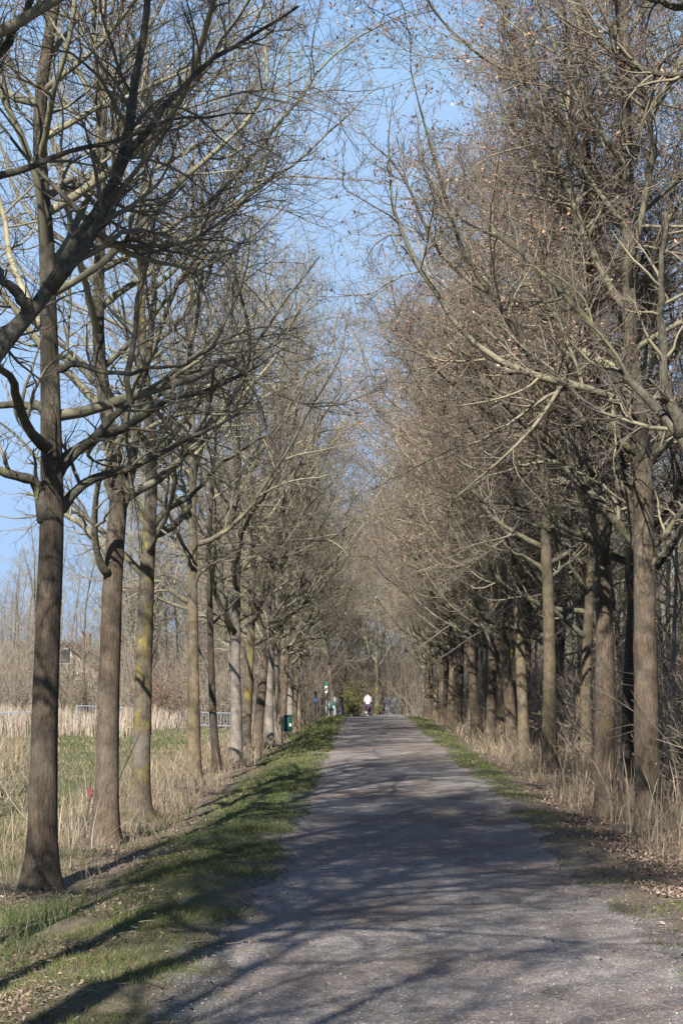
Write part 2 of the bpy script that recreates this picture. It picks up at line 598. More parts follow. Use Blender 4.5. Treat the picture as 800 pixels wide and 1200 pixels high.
sets = []
P = scatter(260000, -3.0, -0.55, 7, 95, d_left, 0.7, 41)
hh = R.uniform(0.025, 0.075, len(P)) * (0.7 + 0.9 * fbm(P[:, 0], P[:, 1], 0.5, 34)) * (1 + 0.5 * smooth(30, 60, P[:, 1]))
sets.append(blades(P, hh, np.maximum(0.004, px_size(P[:, 1], 0.7)), R.uniform(0.2, 1.1, len(P)), pick(len(P), GREEN, 51), 61))
P = scatter(130000, 1.9, 3.2, 7, 95, d_right, 0.6, 42)
hh = R.uniform(0.02, 0.065, len(P)) * (0.7 + 0.9 * fbm(P[:, 0], P[:, 1], 0.5, 35)) * (1 + 0.5 * smooth(30, 60, P[:, 1]))
sets.append(blades(P, hh, np.maximum(0.004, px_size(P[:, 1], 0.7)), R.uniform(0.2, 1.1, len(P)), pick(len(P), GREEN, 52), 62))
join_blades('verge_grass', sets, M['grass'], 'short green grass on the verges beside the path', 'grass')

# longer green tufts round the first left trees
sets = []
def d_tuft(x, y):
    return smooth(0.50, 0.66, fbm(x, y, 1.1, 36)) * smooth(-2.2, -2.8, x) * smooth(40, 20, y)
P = scatter(60000, -7.0, -2.1, 9, 40, d_tuft, 0.5, 43)
hh = R.uniform(0.10, 0.28, len(P))
sets.append(blades(P, hh, np.maximum(0.005, px_size(P[:, 1], 0.6)), R.uniform(0.2, 1.0, len(P)), pick(len(P), [(0.07, 0.12, 0.03), (0.10, 0.15, 0.045), (0.16, 0.17, 0.08)], 53), 63))
# the field
def d_field(x, y):
    return 0.25 + 0.75 * smooth(0.35, 0.6, fbm(x, y, 5, 37))
P = scatter(150000, -34, -4.2, 15, 92, d_field, 0.4, 44)
P = P[P[:, 0] > -P[:, 1] * 0.27 - 2]
patch = fbm(P[:, 0], P[:, 1] * 1.6, 7, 38)
cg = np.where((patch > 0.5)[:, None], pick(len(P), GREEN2[2:], 54), pick(len(P), GREEN2[:3], 55))
sets.append(blades(P, R.uniform(0.06, 0.20, len(P)), np.maximum(0.006, px_size(P[:, 1], 0.8)), R.uniform(0.2, 1.0, len(P)), cg, 64))
join_blades('field_grass', sets, M['grass'], 'rough green and straw coloured grass of the field beyond the left row', 'grass')

# dry tall grass along both rows
sets = []
def d_dryl(x, y):
    c = smooth(0.30, 0.62, fbm(x, y, 1.3, 39))
    return c * smooth(-2.45, -3.0, x) * smooth(-5.4, -4.2, x) * (0.12 + 0.88 * smooth(16, 30, y))
P = scatter(52000, -6.2, -2.3, 12, 84, d_dryl, 0.25, 45)
hh = R.gamma(3, 0.10, len(P)) * (0.35 + 1.1 * fbm(P[:, 0], P[:, 1], 1.2, 40)) * (0.7 + 0.3 * smooth(16, 40, P[:, 1])) + 0.06
sets.append(blades(P, np.minimum(hh, 0.8), np.maximum(0.005, px_size(P[:, 1], 0.55)), R.uniform(0.1, 1.1, len(P)), pick(len(P), STRAW, 56), 65, 0.8, parts=3))
def d_dryr(x, y):
    c = smooth(0.32, 0.6, fbm(x, y, 1.0, 46))
    return c * smooth(2.75, 3.3, x) * smooth(7.5, 5.0, x) * (0.35 + 0.65 * smooth(17, 22, y))
P = scatter(62000, 2.7, 7.5, 12, 84, d_dryr, 0.35, 47)
hh = R.gamma(3, 0.125, len(P)) * (0.3 + 1.2 * fbm(P[:, 0], P[:, 1], 0.9, 48)) * smooth(2.5, 3.6, P[:, 0]) + 0.06
sets.append(blades(P, np.minimum(hh, 0.85), np.maximum(0.005, px_size(P[:, 1], 0.55)), R.uniform(0.1, 1.1, len(P)), pick(len(P), STRAW, 57), 66, 0.8, parts=3))
# near thick stems
P = scatter(700, 3.2, 5.5, 17, 40, d_dryr, 0.5, 49)
sets.append(blades(P, R.uniform(0.5, 1.25, len(P)), np.full(len(P), 0.018), R.uniform(0.0, 0.45, len(P)), pick(len(P), REED, 58), 67, 0.8, parts=3))
P = scatter(500, -5.5, -2.9, 17, 40, d_dryl, 0.5, 50)
sets.append(blades(P, R.uniform(0.4, 0.95, len(P)), np.full(len(P), 0.014), R.uniform(0.0, 0.45, len(P)), pick(len(P), REED, 59), 68, 0.8, parts=3))
join_blades('dry_grass', sets, M['grass'], 'tall bleached dry grass standing along both tree rows', 'grass')

# reeds at the far side of the field, and the tawny patch behind the first tree
sets = []
def d_reed(x, y):
    return smooth(0.36, 0.58, fbm(x, y, 3.5, 71)) * smooth(70, 76, y + 5 * fbm(x, y, 8, 72))
P = scatter(30000, -30, -9, 70, 91, d_reed, 0, 73)
sets.append(blades(P, R.uniform(0.4, 1.25, len(P)) * (0.45 + 1.0 * fbm(P[:, 0], P[:, 1], 2.0, 70)), np.full(len(P), 0.04), R.uniform(0.0, 0.3, len(P)), pick(len(P), REED, 74, 0.15), 75, 0.8, parts=3))
def d_reed2(x, y):
    return smooth(0.36, 0.5, fbm(x, y, 4, 76)) * smooth(-0.185 * y, -0.2 * y - 0.8, x)
P = scatter(20000, -16, -5.6, 34, 52, d_reed2, 0, 77)
sets.append(blades(P, R.uniform(0.4, 1.1, len(P)), np.full(len(P), 0.02), R.uniform(0.0, 0.4, len(P)), pick(len(P), STRAW[:3], 78), 79, 0.8, parts=3))
join_blades('reeds', sets, M['grass'], 'pale dry reed bed along the far side of the field', 'reeds')

# fallen leaves
def leaves_flat(P, size, col, seed, lift=0.012):
    r = np.random.default_rng(seed)
    n = len(P)
    az = r.uniform(0, 2 * np.pi, n)
    c = np.stack([P[:, 0], P[:, 1], height(P[:, 0], P[:, 1]) + lift * r.uniform(0.2, 2.2, n)], 1)
    a = np.stack([np.cos(az), np.sin(az), r.normal(0, 0.45, n)], 1) * size[:, None]
    b = np.stack([-np.sin(az), np.cos(az), r.normal(0, 0.45, n)], 1) * size[:, None] * 0.55
    up = np.zeros((n, 3)); up[:, 2] = size * r.uniform(-0.1, 0.5, n)
    V = np.stack([c - a, c - b * 0.9 - a * 0.1 + up * 0.4, c + a + up, c + b * 0.9 + a * 0.15 + up * 0.6], 1)
    o = (np.arange(n) * 4)[:, None]
    T = np.concatenate([o + [[0, 1, 2]], o + [[0, 2, 3]]])
    return V.reshape(-1, 3), np.zeros((0, 4), int), T, np.repeat(col, 4, 0)


BROWN = [(0.28, 0.20, 0.15), (0.36, 0.265, 0.205), (0.22, 0.15, 0.105), (0.42, 0.325, 0.265), (0.16, 0.105, 0.075)]
def d_litr(x, y):
    p = smooth(0.33, 0.6, fbm(x, y, 1.0, 81))
    return np.clip(p * smooth(2.35, 3.1, x + 0.5 * (fbm(x, y, 1.5, 82) - 0.5)) + 0.02, 0, 1) * np.where(on_path(x, y), 0.25, 1)
sets = []
P = np.concatenate([scatter(150000, 1.5, 10, 8, 80, d_litr, 0.8, 83), scatter(60000, 2.2, 5.5, 9, 30, lambda x, y: d_litr(x, y) * 0.9 + 0.12 * smooth(2.2, 2.6, x), 0.7, 183)])
sets.append(leaves_flat(P, np.maximum(R.uniform(0.010, 0.026, len(P)), px_size(P[:, 1], 0.6)), pick(len(P), BROWN, 84), 85))
def d_litl(x, y):
    p = smooth(0.44, 0.62, fbm(x, y, 0.9, 86))
    return np.clip(p * smooth(-1.5, -2.2, x) * smooth(-4.5, -3.0, x) + 0.015, 0, 1)
P = scatter(60000, -5, -0.6, 8, 70, d_litl, 0.9, 87)
sets.append(leaves_flat(P, np.maximum(R.uniform(0.010, 0.022, len(P)), px_size(P[:, 1], 0.55)), pick(len(P), BROWN, 88), 89))
P = scatter(700, -0.8, 2.0, 8, 60, lambda x, y: 0.5 + 0 * x, 1.0, 90)
sets.append(leaves_flat(P, R.uniform(0.009, 0.018, len(P)), pick(len(P), BROWN, 91), 92, 0.03))
join_blades('fallen_leaves', sets, M['litter'], 'brown fallen oak leaves lying along the verges', 'leaves')

# loose gravel
r = np.random.default_rng(95)
P = scatter(26000, -1.15, 2.3, 7.5, 30, lambda x, y: 0.45 + 0.55 * smooth(0.35, 0.0, np.minimum(x - path_left(y), path_right(y) - x)), 1.6, 96)
n = len(P)
sz = r.gamma(3, 0.0011, n) + 0.002
uu = np.clip((P[:, 0] - path_left(P[:, 1])) / (path_right(P[:, 1]) - path_left(P[:, 1])), 0, 1)
zz = np.maximum(height(P[:, 0], P[:, 1]), height(P[:, 0], P[:, 1], False) + 0.005 + 0.02 * np.sin(uu * np.pi))
oct_v = np.array([[1, 0, 0], [0, 1, 0], [-1, 0, 0], [0, -1, 0], [0, 0, 0.8], [0, 0, -0.5]])
oct_f = np.array([[0, 1, 4], [1, 2, 4], [2, 3, 4], [3, 0, 4], [1, 0, 5], [2, 1, 5], [3, 2, 5], [0, 3, 5]])
V = oct_v[None] * sz[:, None, None] * r.uniform(0.6, 1.3, (n, 6, 1))
a = r.uniform(0, 6.28, n)
X = V[..., 0] * np.cos(a)[:, None] - V[..., 1] * np.sin(a)[:, None]
Y = V[..., 0] * np.sin(a)[:, None] + V[..., 1] * np.cos(a)[:, None]
V = np.stack([X + P[:, :1], Y + P[:, 1:], V[..., 2] + zz[:, None] + sz[:, None] * 0.25], -1)
Fc = ((np.arange(n) * 6)[:, None, None] + oct_f[None]).reshape(-1, 3)
sc_ = pick(n, [(0.30, 0.28, 0.27), (0.42, 0.40, 0.39), (0.22, 0.20, 0.19), (0.46, 0.44, 0.43), (0.30, 0.25, 0.21)], 97)
kind(link('gravel', mesh_np('gravel', V.reshape(-1, 3), [Fc], M['stone'], np.repeat(sc_, 6, 0))), 'stuff', 'loose grey gravel chips on the path', 'gravel')


r = np.random.default_rng(98)
P = np.concatenate([scatter(1200, -4, 6, 8, 45, lambda x, y: np.where((x > -0.7) & (x < 1.9), 0.12, 0.9), 1.0, 99)])
n = len(P)
az = r.uniform(0, 6.28, n)
L_ = r.gamma(3, 0.035, n) + 0.04
t_ = np.linspace(-0.5, 0.5, 4)
bendy = r.normal(0, 0.12, (n, 4))
tx = P[:, :1] + np.cos(az)[:, None] * t_ * L_[:, None] - np.sin(az)[:, None] * bendy * L_[:, None]
ty = P[:, 1:] + np.sin(az)[:, None] * t_ * L_[:, None] + np.cos(az)[:, None] * bendy * L_[:, None]
stick_pts = np.stack([tx, ty, height(tx, ty) + 0.032 + r.uniform(0, 0.02, (n, 1))], -1)
stick_r = np.repeat(r.uniform(0.0025, 0.006, n)[:, None], 4, 1) * np.array([1.0, 0.9, 0.7, 0.4])

# ------------------------------------------------------------------ trees
def unit(v):
    return v / np.maximum(np.linalg.norm(v, axis=-1, keepdims=True), 1e-9)


def frame(t):
    ref = np.where(np.abs(t[..., 2:3]) < 0.8, np.array([0, 0, 1.0]), np.array([1.0, 0, 0]))
    u_ = unit(np.cross(t, ref))
    return u_, np.cross(t, u_)


def tubes(pts, rd, sides, cap=False):
    """pts (N,P,3), rd (N,P) -> verts, quads"""
    N, Pn, _ = pts.shape
    tan = np.empty_like(pts)
    tan[:, 1:-1] = pts[:, 2:] - pts[:, :-2]
    tan[:, 0] = pts[:, 1] - pts[:, 0]
    tan[:, -1] = pts[:, -1] - pts[:, -2]
    tan = unit(tan)
    u0, _ = frame(unit(pts[:, -1] - pts[:, 0]))
    u0 = np.repeat(u0[:, None], Pn, 1)
    u_ = unit(u0 - (u0 * tan).sum(-1, keepdims=True) * tan)
    v_ = np.cross(tan, u_)
    ang = np.arange(sides) * 2 * np.pi / sides
    ring = pts[:, :, None] + rd[:, :, None, None] * (u_[:, :, None] * np.cos(ang)[None, None, :, None] + v_[:, :, None] * np.sin(ang)[None, None, :, None])
    ii = np.arange(N * Pn * sides).reshape(N, Pn, sides)
    a_, b_ = ii[:, :-1], ii[:, 1:]
    q = np.stack([a_, np.roll(a_, -1, 2), np.roll(b_, -1, 2), b_], -1).reshape(-1, 4)
    return ring.reshape(-1, 3), q


_v, _q = tubes(stick_pts, stick_r, 4)
kind(link('fallen_twigs', mesh_np('fallen_twigs', _v, [_q], M['crown'], np.full((len(_v), 3), 0.8))), 'stuff', 'small broken twigs lying on the path and its verges', 'twigs')


def grow(r, p0, d0, L, npts, wig, up, droop_end=0.0):
    """crooked paths: p0,d0 (N,3), L (N,)"""
    N = len(p0)
    pts = np.empty((N, npts, 3))
    pts[:, 0] = p0
    d = unit(d0)
    step = (L / (npts - 1))[:, None]
    w_ = r.normal(0, 1, (N, 3)) * 0.4
    for k in range(1, npts):
        w_ = 0.28 * w_ + r.normal(0, 1, (N, 3)) * 0.95
        d = unit(d + w_ * wig + np.array([0, 0, up]))
        pts[:, k] = pts[:, k - 1] + d * step
    return pts


def sample(pts, rd, pi, t):
    Pn = pts.shape[1]
    f = t * (Pn - 1)
    i0 = np.clip(np.floor(f).astype(int), 0, Pn - 2)
    fr = (f - i0)[:, None]
    p = pts[pi, i0] * (1 - fr) + pts[pi, i0 + 1] * fr
    tg = unit(pts[pi, i0 + 1] - pts[pi, i0])
    rr = rd[pi, i0] * (1 - fr[:, 0]) + rd[pi, i0 + 1] * fr[:, 0]
    return p, tg, rr


def plen(pts):
    return np.linalg.norm(np.diff(pts, axis=1), axis=2).sum(1)


def spawn(r, pts, rd, per, t0, ang, lf, npts, wig, up, rr, rmin, rend, lmin=0.1, flat_=0.0):
    """children along every parent polyline"""
    N = len(pts)
    cnt = np.maximum(0, np.round(per * np.ones(N) + r.uniform(-0.5, 0.5, N) * np.minimum(per, 2))).astype(int)
    pi = np.repeat(np.arange(N), cnt)
    t = t0 + (1 - t0) * r.uniform(0, 1, len(pi)) ** 0.9
    t = np.minimum(t, 0.985)
    p, tg, rad_ = sample(pts, rd, pi, t)
    u_, v_ = frame(tg)
    ph = r.uniform(0, 2 * np.pi, len(pi))
    a_ = np.radians(r.uniform(ang[0], ang[1], len(pi)))
    d = tg * np.cos(a_)[:, None] + (u_ * np.cos(ph)[:, None] + v_ * np.sin(ph)[:, None]) * np.sin(a_)[:, None]
    d[:, 2] *= (1 - flat_)
    L = np.maximum(lmin, plen(pts)[pi] * lf * (1 - 0.55 * t) * r.uniform(0.55, 1.35, len(pi)))
    c = grow(r, p, d, L, npts, wig, up)
    ra = np.maximum(rmin, rad_ * rr * r.uniform(0.7, 1.1, len(pi)))
    prof = np.linspace(0, 1, npts)[None]
    cr = ra[:, None] * (1 - prof) + np.minimum(rend, ra * 0.6)[:, None] * prof
    return c, cr


def trunk_mesh(name, pts, rd, mat, r, flare=1.0):
    """one trunk with a flared, slightly fluted foot"""
    P_ = np.asarray(pts)
    d = np.concatenate([[0], np.cumsum(np.linalg.norm(np.diff(P_, axis=0), axis=1))])
    s = np.concatenate([np.arange(0, 0.6, 0.06), np.arange(0.6, 5, 0.22), np.arange(5, d[-1], 0.45), [d[-1]]])
    P2 = np.stack([np.interp(s, d, P_[:, k]) for k in range(3)], 1)
    R2 = np.interp(s, d, rd)
    sides = 20
    v, q = tubes(P2[None], R2[None], sides)
    v = v.reshape(len(s), sides, 3)
    ang = np.arange(sides) * 2 * np.pi / sides
    ph = r.uniform(0, 6.28, 4)
    lobe = 0.10 * np.sin(3 * ang + ph[0]) + 0.08 * np.sin(5 * ang + ph[1])
    k = 1 + flare * (0.50 + lobe[None, :] * 1.2) * np.exp(-s / 0.26)[:, None] + 0.09 * np.exp(-s / 0.9)[:, None]
    k = k * (1 + 0.035 * np.sin(2 * ang + ph[2] + s[:, None] * 0.9) + 0.02 * np.sin(3 * ang + ph[3] - s[:, None] * 1.7))
    bul = fbm(np.cos(ang)[None] * 1.1 + s[:, None] * 0.25 + ph[0] * 9, np.sin(ang)[None] * 1.1 + s[:, None] * 1.15, 1.0, 3)
    k = k * (1 + 0.17 * (bul - 0.5))
    for _ in range(9):                                             # old knots
        h0, a0 = r.uniform(0.8, 4.5), r.uniform(0, 6.28)
        da = np.angle(np.exp(1j * (ang - a0)))
        k = k + 0.10 * np.exp(-((s[:, None] - h0) / 0.13) ** 2 - (da[None] / 0.5) ** 2)
    c = P2[:, None]
    v = c + (v - c) * k[..., None]
    v[0, :, 2] -= 0.12
    v[0] = c[0] + (v[0] - c[0]) * np.array([1.05, 1.05, 1])
    return mesh_np(name, v.reshape(-1, 3), [q], mat, None, True)


def resample(pts, n):
    pts = np.asarray(pts, float)
    d = np.concatenate([[0], np.cumsum(np.linalg.norm(np.diff(pts, axis=0), axis=1))])
    s = np.linspace(0, d[-1], n)
    # a little smoothing with a Catmull-Rom like blend
    return np.stack([np.interp(s, d, pts[:, k]) for k in range(3)], 1)


NL = 16


def tree_meshes(seed, H=14.0, r0=0.15, first=3.0, n_limbs=26, Lmax=5.8, trunk_path=None, limbs=(), mat='bark', dens=1.0,
                leaves=0, n_parts=7, lean=0.0, bias=None, wig_t=0.02, crown_mat='crown', limb_mat='limb', simple=False, ang=(66, 34), up=0.075, rfirst=0.0, flare=1.0):
    """builds the meshes of one bare tree: trunk, its big limbs, the crown of branches and twigs, withered leaves"""
    r = np.random.default_rng(seed)
    n_t = 30
    if trunk_path is None:
        d0 = np.array([[r.normal(0, 0.02) + lean, r.normal(0, 0.02), 1.0]])
        tp = grow(r, np.zeros((1, 3)), d0, np.array([H]), n_t, wig_t, 0.06)[0]
    else:
        tp = np.asarray(trunk_path, float)
        if tp[-1, 2] < H:
            ext = grow(r, tp[-1:], unit((tp[-1] - tp[-2]))[None], np.array([H - tp[-1, 2]]), 8, 0.04, 0.08)[0]
            tp = np.concatenate([tp, ext[1:]])
        tp = resample(tp, n_t)
    z = tp[:, 2]
    f = np.clip(z / H, 0, 1)
    tr = r0 * (1 - 0.22 * np.clip(z / first, 0, 1)) * np.where(z < first, 1, (1 - 0.93 * np.clip((z - first) / (H - first), 0, 1) ** 0.85)) + 0.004
    out = {'trunk': trunk_mesh('trunk', tp, tr, M[mat], r, flare)}
    # limbs: fixed ones first, then random ones
    hs = first + (H * 0.95 - first) * (np.arange(n_limbs) + r.uniform(-0.4, 0.4, n_limbs)) / n_limbs
    hs = np.clip(hs, first, H * 0.95)
    if limbs:
        zfix = max(l[0][0][2] for l in limbs)
        hs = hs[hs > max(first + 0.25, rfirst)]
        keep = r.uniform(0, 1, len(hs)) < np.where(hs < zfix + 0.2, 0.45, 1.0)
        hs = hs[keep]
    n = len(hs)
    p0 = np.stack([np.interp(hs, z, tp[:, k]) for k in range(3)], 1)
    rt = np.interp(hs, z, tr)
    fh = np.clip((hs - first) / (H - first), 0, 1)
    az = np.arange(n) * 2.399 + r.uniform(0, 6.28) + r.normal(0, 0.35, n)
    if bias is not None:
        az = az - 0.45 * np.sin(az - bias)
    a_ = np.radians(ang[0] + (ang[1] - ang[0]) * fh + r.normal(0, 9, n))
    d = np.stack([np.cos(az) * np.sin(a_), np.sin(az) * np.sin(a_), np.cos(a_)], 1)
    L = np.minimum(6.2, Lmax * np.interp(fh, [0, 0.15, 0.45, 0.8, 1.0], [0.75, 1.0, 0.95, 0.62, 0.25]) * r.uniform(0.65, 1.15, n))
    lp = grow(r, p0, d, L, NL, 0.13, up)
    ra = np.clip(rt * r.uniform(0.28, 0.54, n), 0.009, 0.07) * np.clip(L / 3.2, 0.5, 1.1)
    prof = np.linspace(0, 1, NL)[None]
    lr = ra[:, None] * (1 - prof) ** 0.8 + 0.004
    if limbs:
        fp = np.stack([resample(l[0], NL) for l in limbs])
        wob = np.cumsum(r.normal(0, 0.018, fp.shape), axis=1)
        wob -= wob[:, :1]
        fp = fp + wob
        fr = np.stack([np.linspace(l[1], l[2], NL) for l in limbs])
        fade = np.exp(-np.linspace(0, 1, NL) * 5)[:, None]
        for i_ in range(len(fp)):
            cand = [np.stack([np.interp(np.linspace(0, z[-1], 300), z, tp[:, k]) for k in range(3)], 1)] + [fp[j] for j in range(i_)]
            dist = [np.linalg.norm(resample(c, 200) - fp[i_, 0], axis=1) for c in cand]
            j = int(np.argmin([d_.min() for d_ in dist]))
            if dist[j].min() < 0.7:
                fp[i_] += (resample(cand[j], 200)[int(np.argmin(dist[j]))] - fp[i_, 0]) * fade
        lp = np.concatenate([fp, lp])
        lr = np.concatenate([fr, lr])
    seg = np.concatenate([np.zeros((len(lp), 1)), np.cumsum(np.linalg.norm(np.diff(lp, axis=1), axis=2), 1)], 1)
    lr = lr * (1 + 0.45 * np.exp(-seg / 0.22)) * (1 + r.normal(0, 0.05, lr.shape))
    zi = np.interp(lp[:, 0, 2], z, tr)
    onto = np.linalg.norm(lp[:, 0] - np.stack([np.interp(lp[:, 0, 2], z, tp[:, k]) for k in range(3)], 1), axis=1) < 0.05
    lim = np.where(onto, zi * 0.62, 9.0)[:, None] + seg * 0.25
    lr = np.minimum(lr, lim)
    order = np.argsort(-lr[:, 0])
    order = np.concatenate([np.arange(len(limbs)), [o_ for o_ in order if o_ >= len(limbs)]]).astype(int) if limbs else order
    parts = order[:n_parts]
    rest = order[n_parts:]
    out['limbs'] = []
    for i_ in parts:
        v, q = tubes(lp[i_:i_ + 1], lr[i_:i_ + 1], 9)
        v = np.concatenate([v, lp[i_, :1] - (lp[i_, 1:2] - lp[i_, :1]) * 0.06])
        fan = np.array([[len(v) - 1, (k + 1) % 9, k] for k in range(9)])
        out['limbs'].append(mesh_np('limb', v, [q, fan], M[limb_mat], None, True))
    V, Q, T, off = [], [], [], 0

    def put(pts, rd, sides, tint_):
        nonlocal off
        if not len(pts):
            return
        v, q = tubes(pts, rd, sides)
        V.append(v); Q.append(q + off); off += len(v)
        T.append(np.full((len(v), 3), tint_))
    put(lp[rest], lr[rest], 7, 0.0)
    Lp = plen(lp)
    if simple:
        b2, br2 = spawn(r, lp, lr, 10 * dens * np.clip(Lp / 3, 0.3, 1.3), 0.12, (30, 62), 0.42, 7, 0.14, 0.03, 0.6, 0.0055, 0.003, 0.3)
        put(b2, br2, 4, 0.4)
        b3, br3 = spawn(r, b2, br2, 6 * dens, 0.1, (28, 60), 0.5, 5, 0.16, 0.03, 0.7, 0.0045, 0.0028, 0.2)
        put(b3, br3, 3, 0.8)
        b4, br4 = spawn(r, b3, br3, 4 * dens, 0.1, (28, 60), 0.6, 3, 0.16, 0.03, 0.8, 0.0035, 0.0024, 0.16)
        put(b4, br4, 3, 1.0)
    else:
        b2, br2 = spawn(r, lp, lr, 14 * dens * np.clip(Lp / 3.5, 0.3, 1.5), 0.10, (30, 70), 0.42, 9, 0.17, 0.03, 0.56, 0.006, 0.003, 0.35)
        put(b2, br2, 5, 0.25)
        b3, br3 = spawn(r, b2, br2, 8.5 * max(dens, 0.62) * np.clip(plen(b2) / 1.3, 0.4, 1.8), 0.1, (28, 66), 0.48, 6, 0.19, 0.03, 0.66, 0.0038, 0.0022, 0.22)
        put(b3, br3, 4, 0.65)
        b4, br4 = spawn(r, b3, br3, 7.5 * max(dens, 0.62) * np.clip(plen(b3) / 0.6, 0.5, 1.6), 0.08, (26, 62), 0.5, 4, 0.17, 0.03, 0.75, 0.0026, 0.0016, 0.14)
        put(b4, br4, 3, 1.0)
        # fine twigs straight off the limbs and the trunk
        e2, er2 = spawn(r, lp, lr, 7 * dens, 0.05, (40, 85), 0.13, 4, 0.17, 0.05, 0.2, 0.0035, 0.002, 0.25)
        put(e2, er2, 3, 0.8)
    out['crown'] = mesh_np('crown', np.concatenate(V), [np.concatenate(Q)], M[crown_mat], np.concatenate(T), True)
    if leaves:
        src = b4
        k = r.integers(0, len(src), leaves)
        # cluster: keep the tips where a slow noise is high
        tip = src[k, -1]
        cl = vnoise(tip[:, 0] + tip[:, 1] * 0.7, tip[:, 2], 1.1, seed)
        tip = tip[(cl > 0.45) & (tip[:, 2] > first + 2.2)]
        n = len(tip)
        a = unit(r.normal(0, 1, (n, 3)) + np.array([0, 0, -0.5]))
        b_, c_ = frame(a)
        sz = r.uniform(0.02, 0.042, n)[:, None]
        tip = tip + r.normal(0, 0.02, (n, 3))
        Vl = np.stack([tip, tip + a * sz * 0.9 + b_ * sz * 0.55 + c_ * sz * 0.25, tip + a * sz * 2.0, tip + a * sz * 0.9 - b_ * sz * 0.55 + c_ * sz * 0.25], 1)
        o_ = (np.arange(n) * 4)[:, None]
        tri = np.concatenate([o_ + [[0, 1, 2]], o_ + [[0, 2, 3]]])
        cl_ = pick(n, [(0.46, 0.27, 0.19), (0.54, 0.35, 0.265), (0.38, 0.215, 0.145)], seed)
        out['leaves'] = mesh_np('withered_leaves', Vl.reshape(-1, 3), [tri], M['leaf'], np.repeat(cl_, 4, 0))
    return out


def assemble(ms, name, label, cat, loc, rz=0.0, group=None, scale=1.0):
    t = thing(name, label, cat, loc, rz, group)
    t.scale = (scale,) * 3
    link('trunk', ms['trunk'], t)
    for l in ms['limbs']:
        link('limb', l, t)
    link('crown', ms['crown'], t)
    if 'leaves' in ms:
        link('withered_leaves', ms['leaves'], t)
    return t


def copy_tree(o, loc, rz, scale, label):
    c = o.copy()
    COL.objects.link(c)
    c.location = loc
    c.rotation_euler = (0, 0, rz)
    c.scale = (scale,) * 3
    c['label'] = label
    for ch in o.children:
        k = ch.copy()
        COL.objects.link(k)
        k.parent = c
    return c


def base(x, y):
    return (x, y, float(height(x, y)) - 0.02)


def hero(seed, x, y, label, group, trunk_px=None, limb_px=(), **kw):
    b = np.array(base(x, y))
    tp = None
    if trunk_px:
        tp = np.array([at(px, py, y) - b for px, py in trunk_px])
        tp[:, 1] *= 0
        tp = np.concatenate([[[0, 0, 0]], tp])
    ls = []
    for pts, dy, ra, rb in limb_px:
        q = np.array([at(px, py, y + dy * k / (len(pts) - 1)) - b for k, (px, py) in enumerate(pts)])
        ls.append((q, ra, rb))
    for a_, b_, ra in kw.pop('extra', ()):
        a_, b_ = np.array(a_, float), np.array(b_, float)
        ls.append((np.stack([a_, a_ * 0.5 + b_ * 0.5 + [0, 0, -0.15], b_]), ra, 0.01))
    ms = tree_meshes(seed, trunk_path=tp, limbs=ls, **kw)
    return assemble(ms, 'avenue_tree', label, 'tree', tuple(b), 0, group)


GL = 'bare trees lined up on the left of the path'
GR = 'bare trees lined up on the right of the path'

# ---- left row, nearest first
hero(101, -3.35, 12.6, 'tree outside the picture edge whose thick pale forked limb slants across the upper left', GL, None,
     [([(-60, 520), (-25, 470), (0, 420), (20, 387), (46, 363), (72, 328), (95, 292), (124, 240), (146, 187), (161, 150), (161, 124), (169, 82), (176, 0), (184, -60)], 1.0, 0.080, 0.018),
      ([(72, 328), (95, 295), (130, 222), (146, 187), (187, 127), (225, 90), (255, 64), (300, 34), (345, 0)], 0.8, 0.045, 0.010),
      ([(46, 363), (28, 325), (10, 302), (-30, 250)], 0.3, 0.040, 0.020),
      ([(-60, 225), (0, 202), (37, 184), (90, 165), (150, 157), (195, 135), (300, 127)], 0.3, 0.030, 0.006),
      ([(-80, 130), (0, 60), (30, 20), (50, -40)], 0.3, 0.045, 0.02)],
     H=13.5, r0=0.16, first=3.2, n_limbs=24, mat='bark', rfirst=6.8, limb_mat='limb_pale', n_parts=8,
     extra=[((0, 0, 3.6), (-3.2, -0.8, 5.6), 0.06), ((0, 0, 4.2), (-2.6, -2.6, 6.4), 0.055), ((0, 0, 4.9), (-1.0, -3.4, 7.2), 0.05), ((0, 0, 5.4), (-3.3, 0.6, 7.6), 0.05), ((0, 0, 6.0), (-2.0, -2.0, 8.6), 0.045)])  # unseen limbs added on the far side to shade the next trunk
hero(102, -3.33, 17.8, 'nearest left-hand tree, dark furrowed trunk flaring widely at its foot', GL,
     [(51, 900), (58, 700), (62, 600), (61, 540), (59, 440), (56, 340), (56, 280), (47, 200), (45, 130), (55, 60), (65, 0), (68, -60)],
     [([(50, 615), (40, 590), (28, 572), (10, 563), (-20, 555), (-60, 535)], -0.4, 0.075, 0.03),
      ([(68, 600), (80, 590), (94, 574), (106, 562), (125, 555), (155, 552), (210, 524), (262, 501), (300, 470)], 1.0, 0.060, 0.010),
      ([(62, 565), (70, 545), (82, 530), (110, 510), (132, 488), (148, 478), (142, 460), (149, 430), (155, 395), (152, 372), (160, 332), (167, 295), (172, 240)], 0.4, 0.052, 0.012),
      ([(56, 490), (45, 475), (28, 466), (0, 465), (-40, 455)], 0.2, 0.048, 0.025),
      ([(60, 430), (90, 425), (120, 432), (160, 440), (215, 436), (250, 410)], -0.5, 0.035, 0.010)],
     H=14.5, r0=0.148, first=4.0, flare=1.45, n_limbs=32, Lmax=6.4, bias=0.3, mat='bark', dens=0.74)
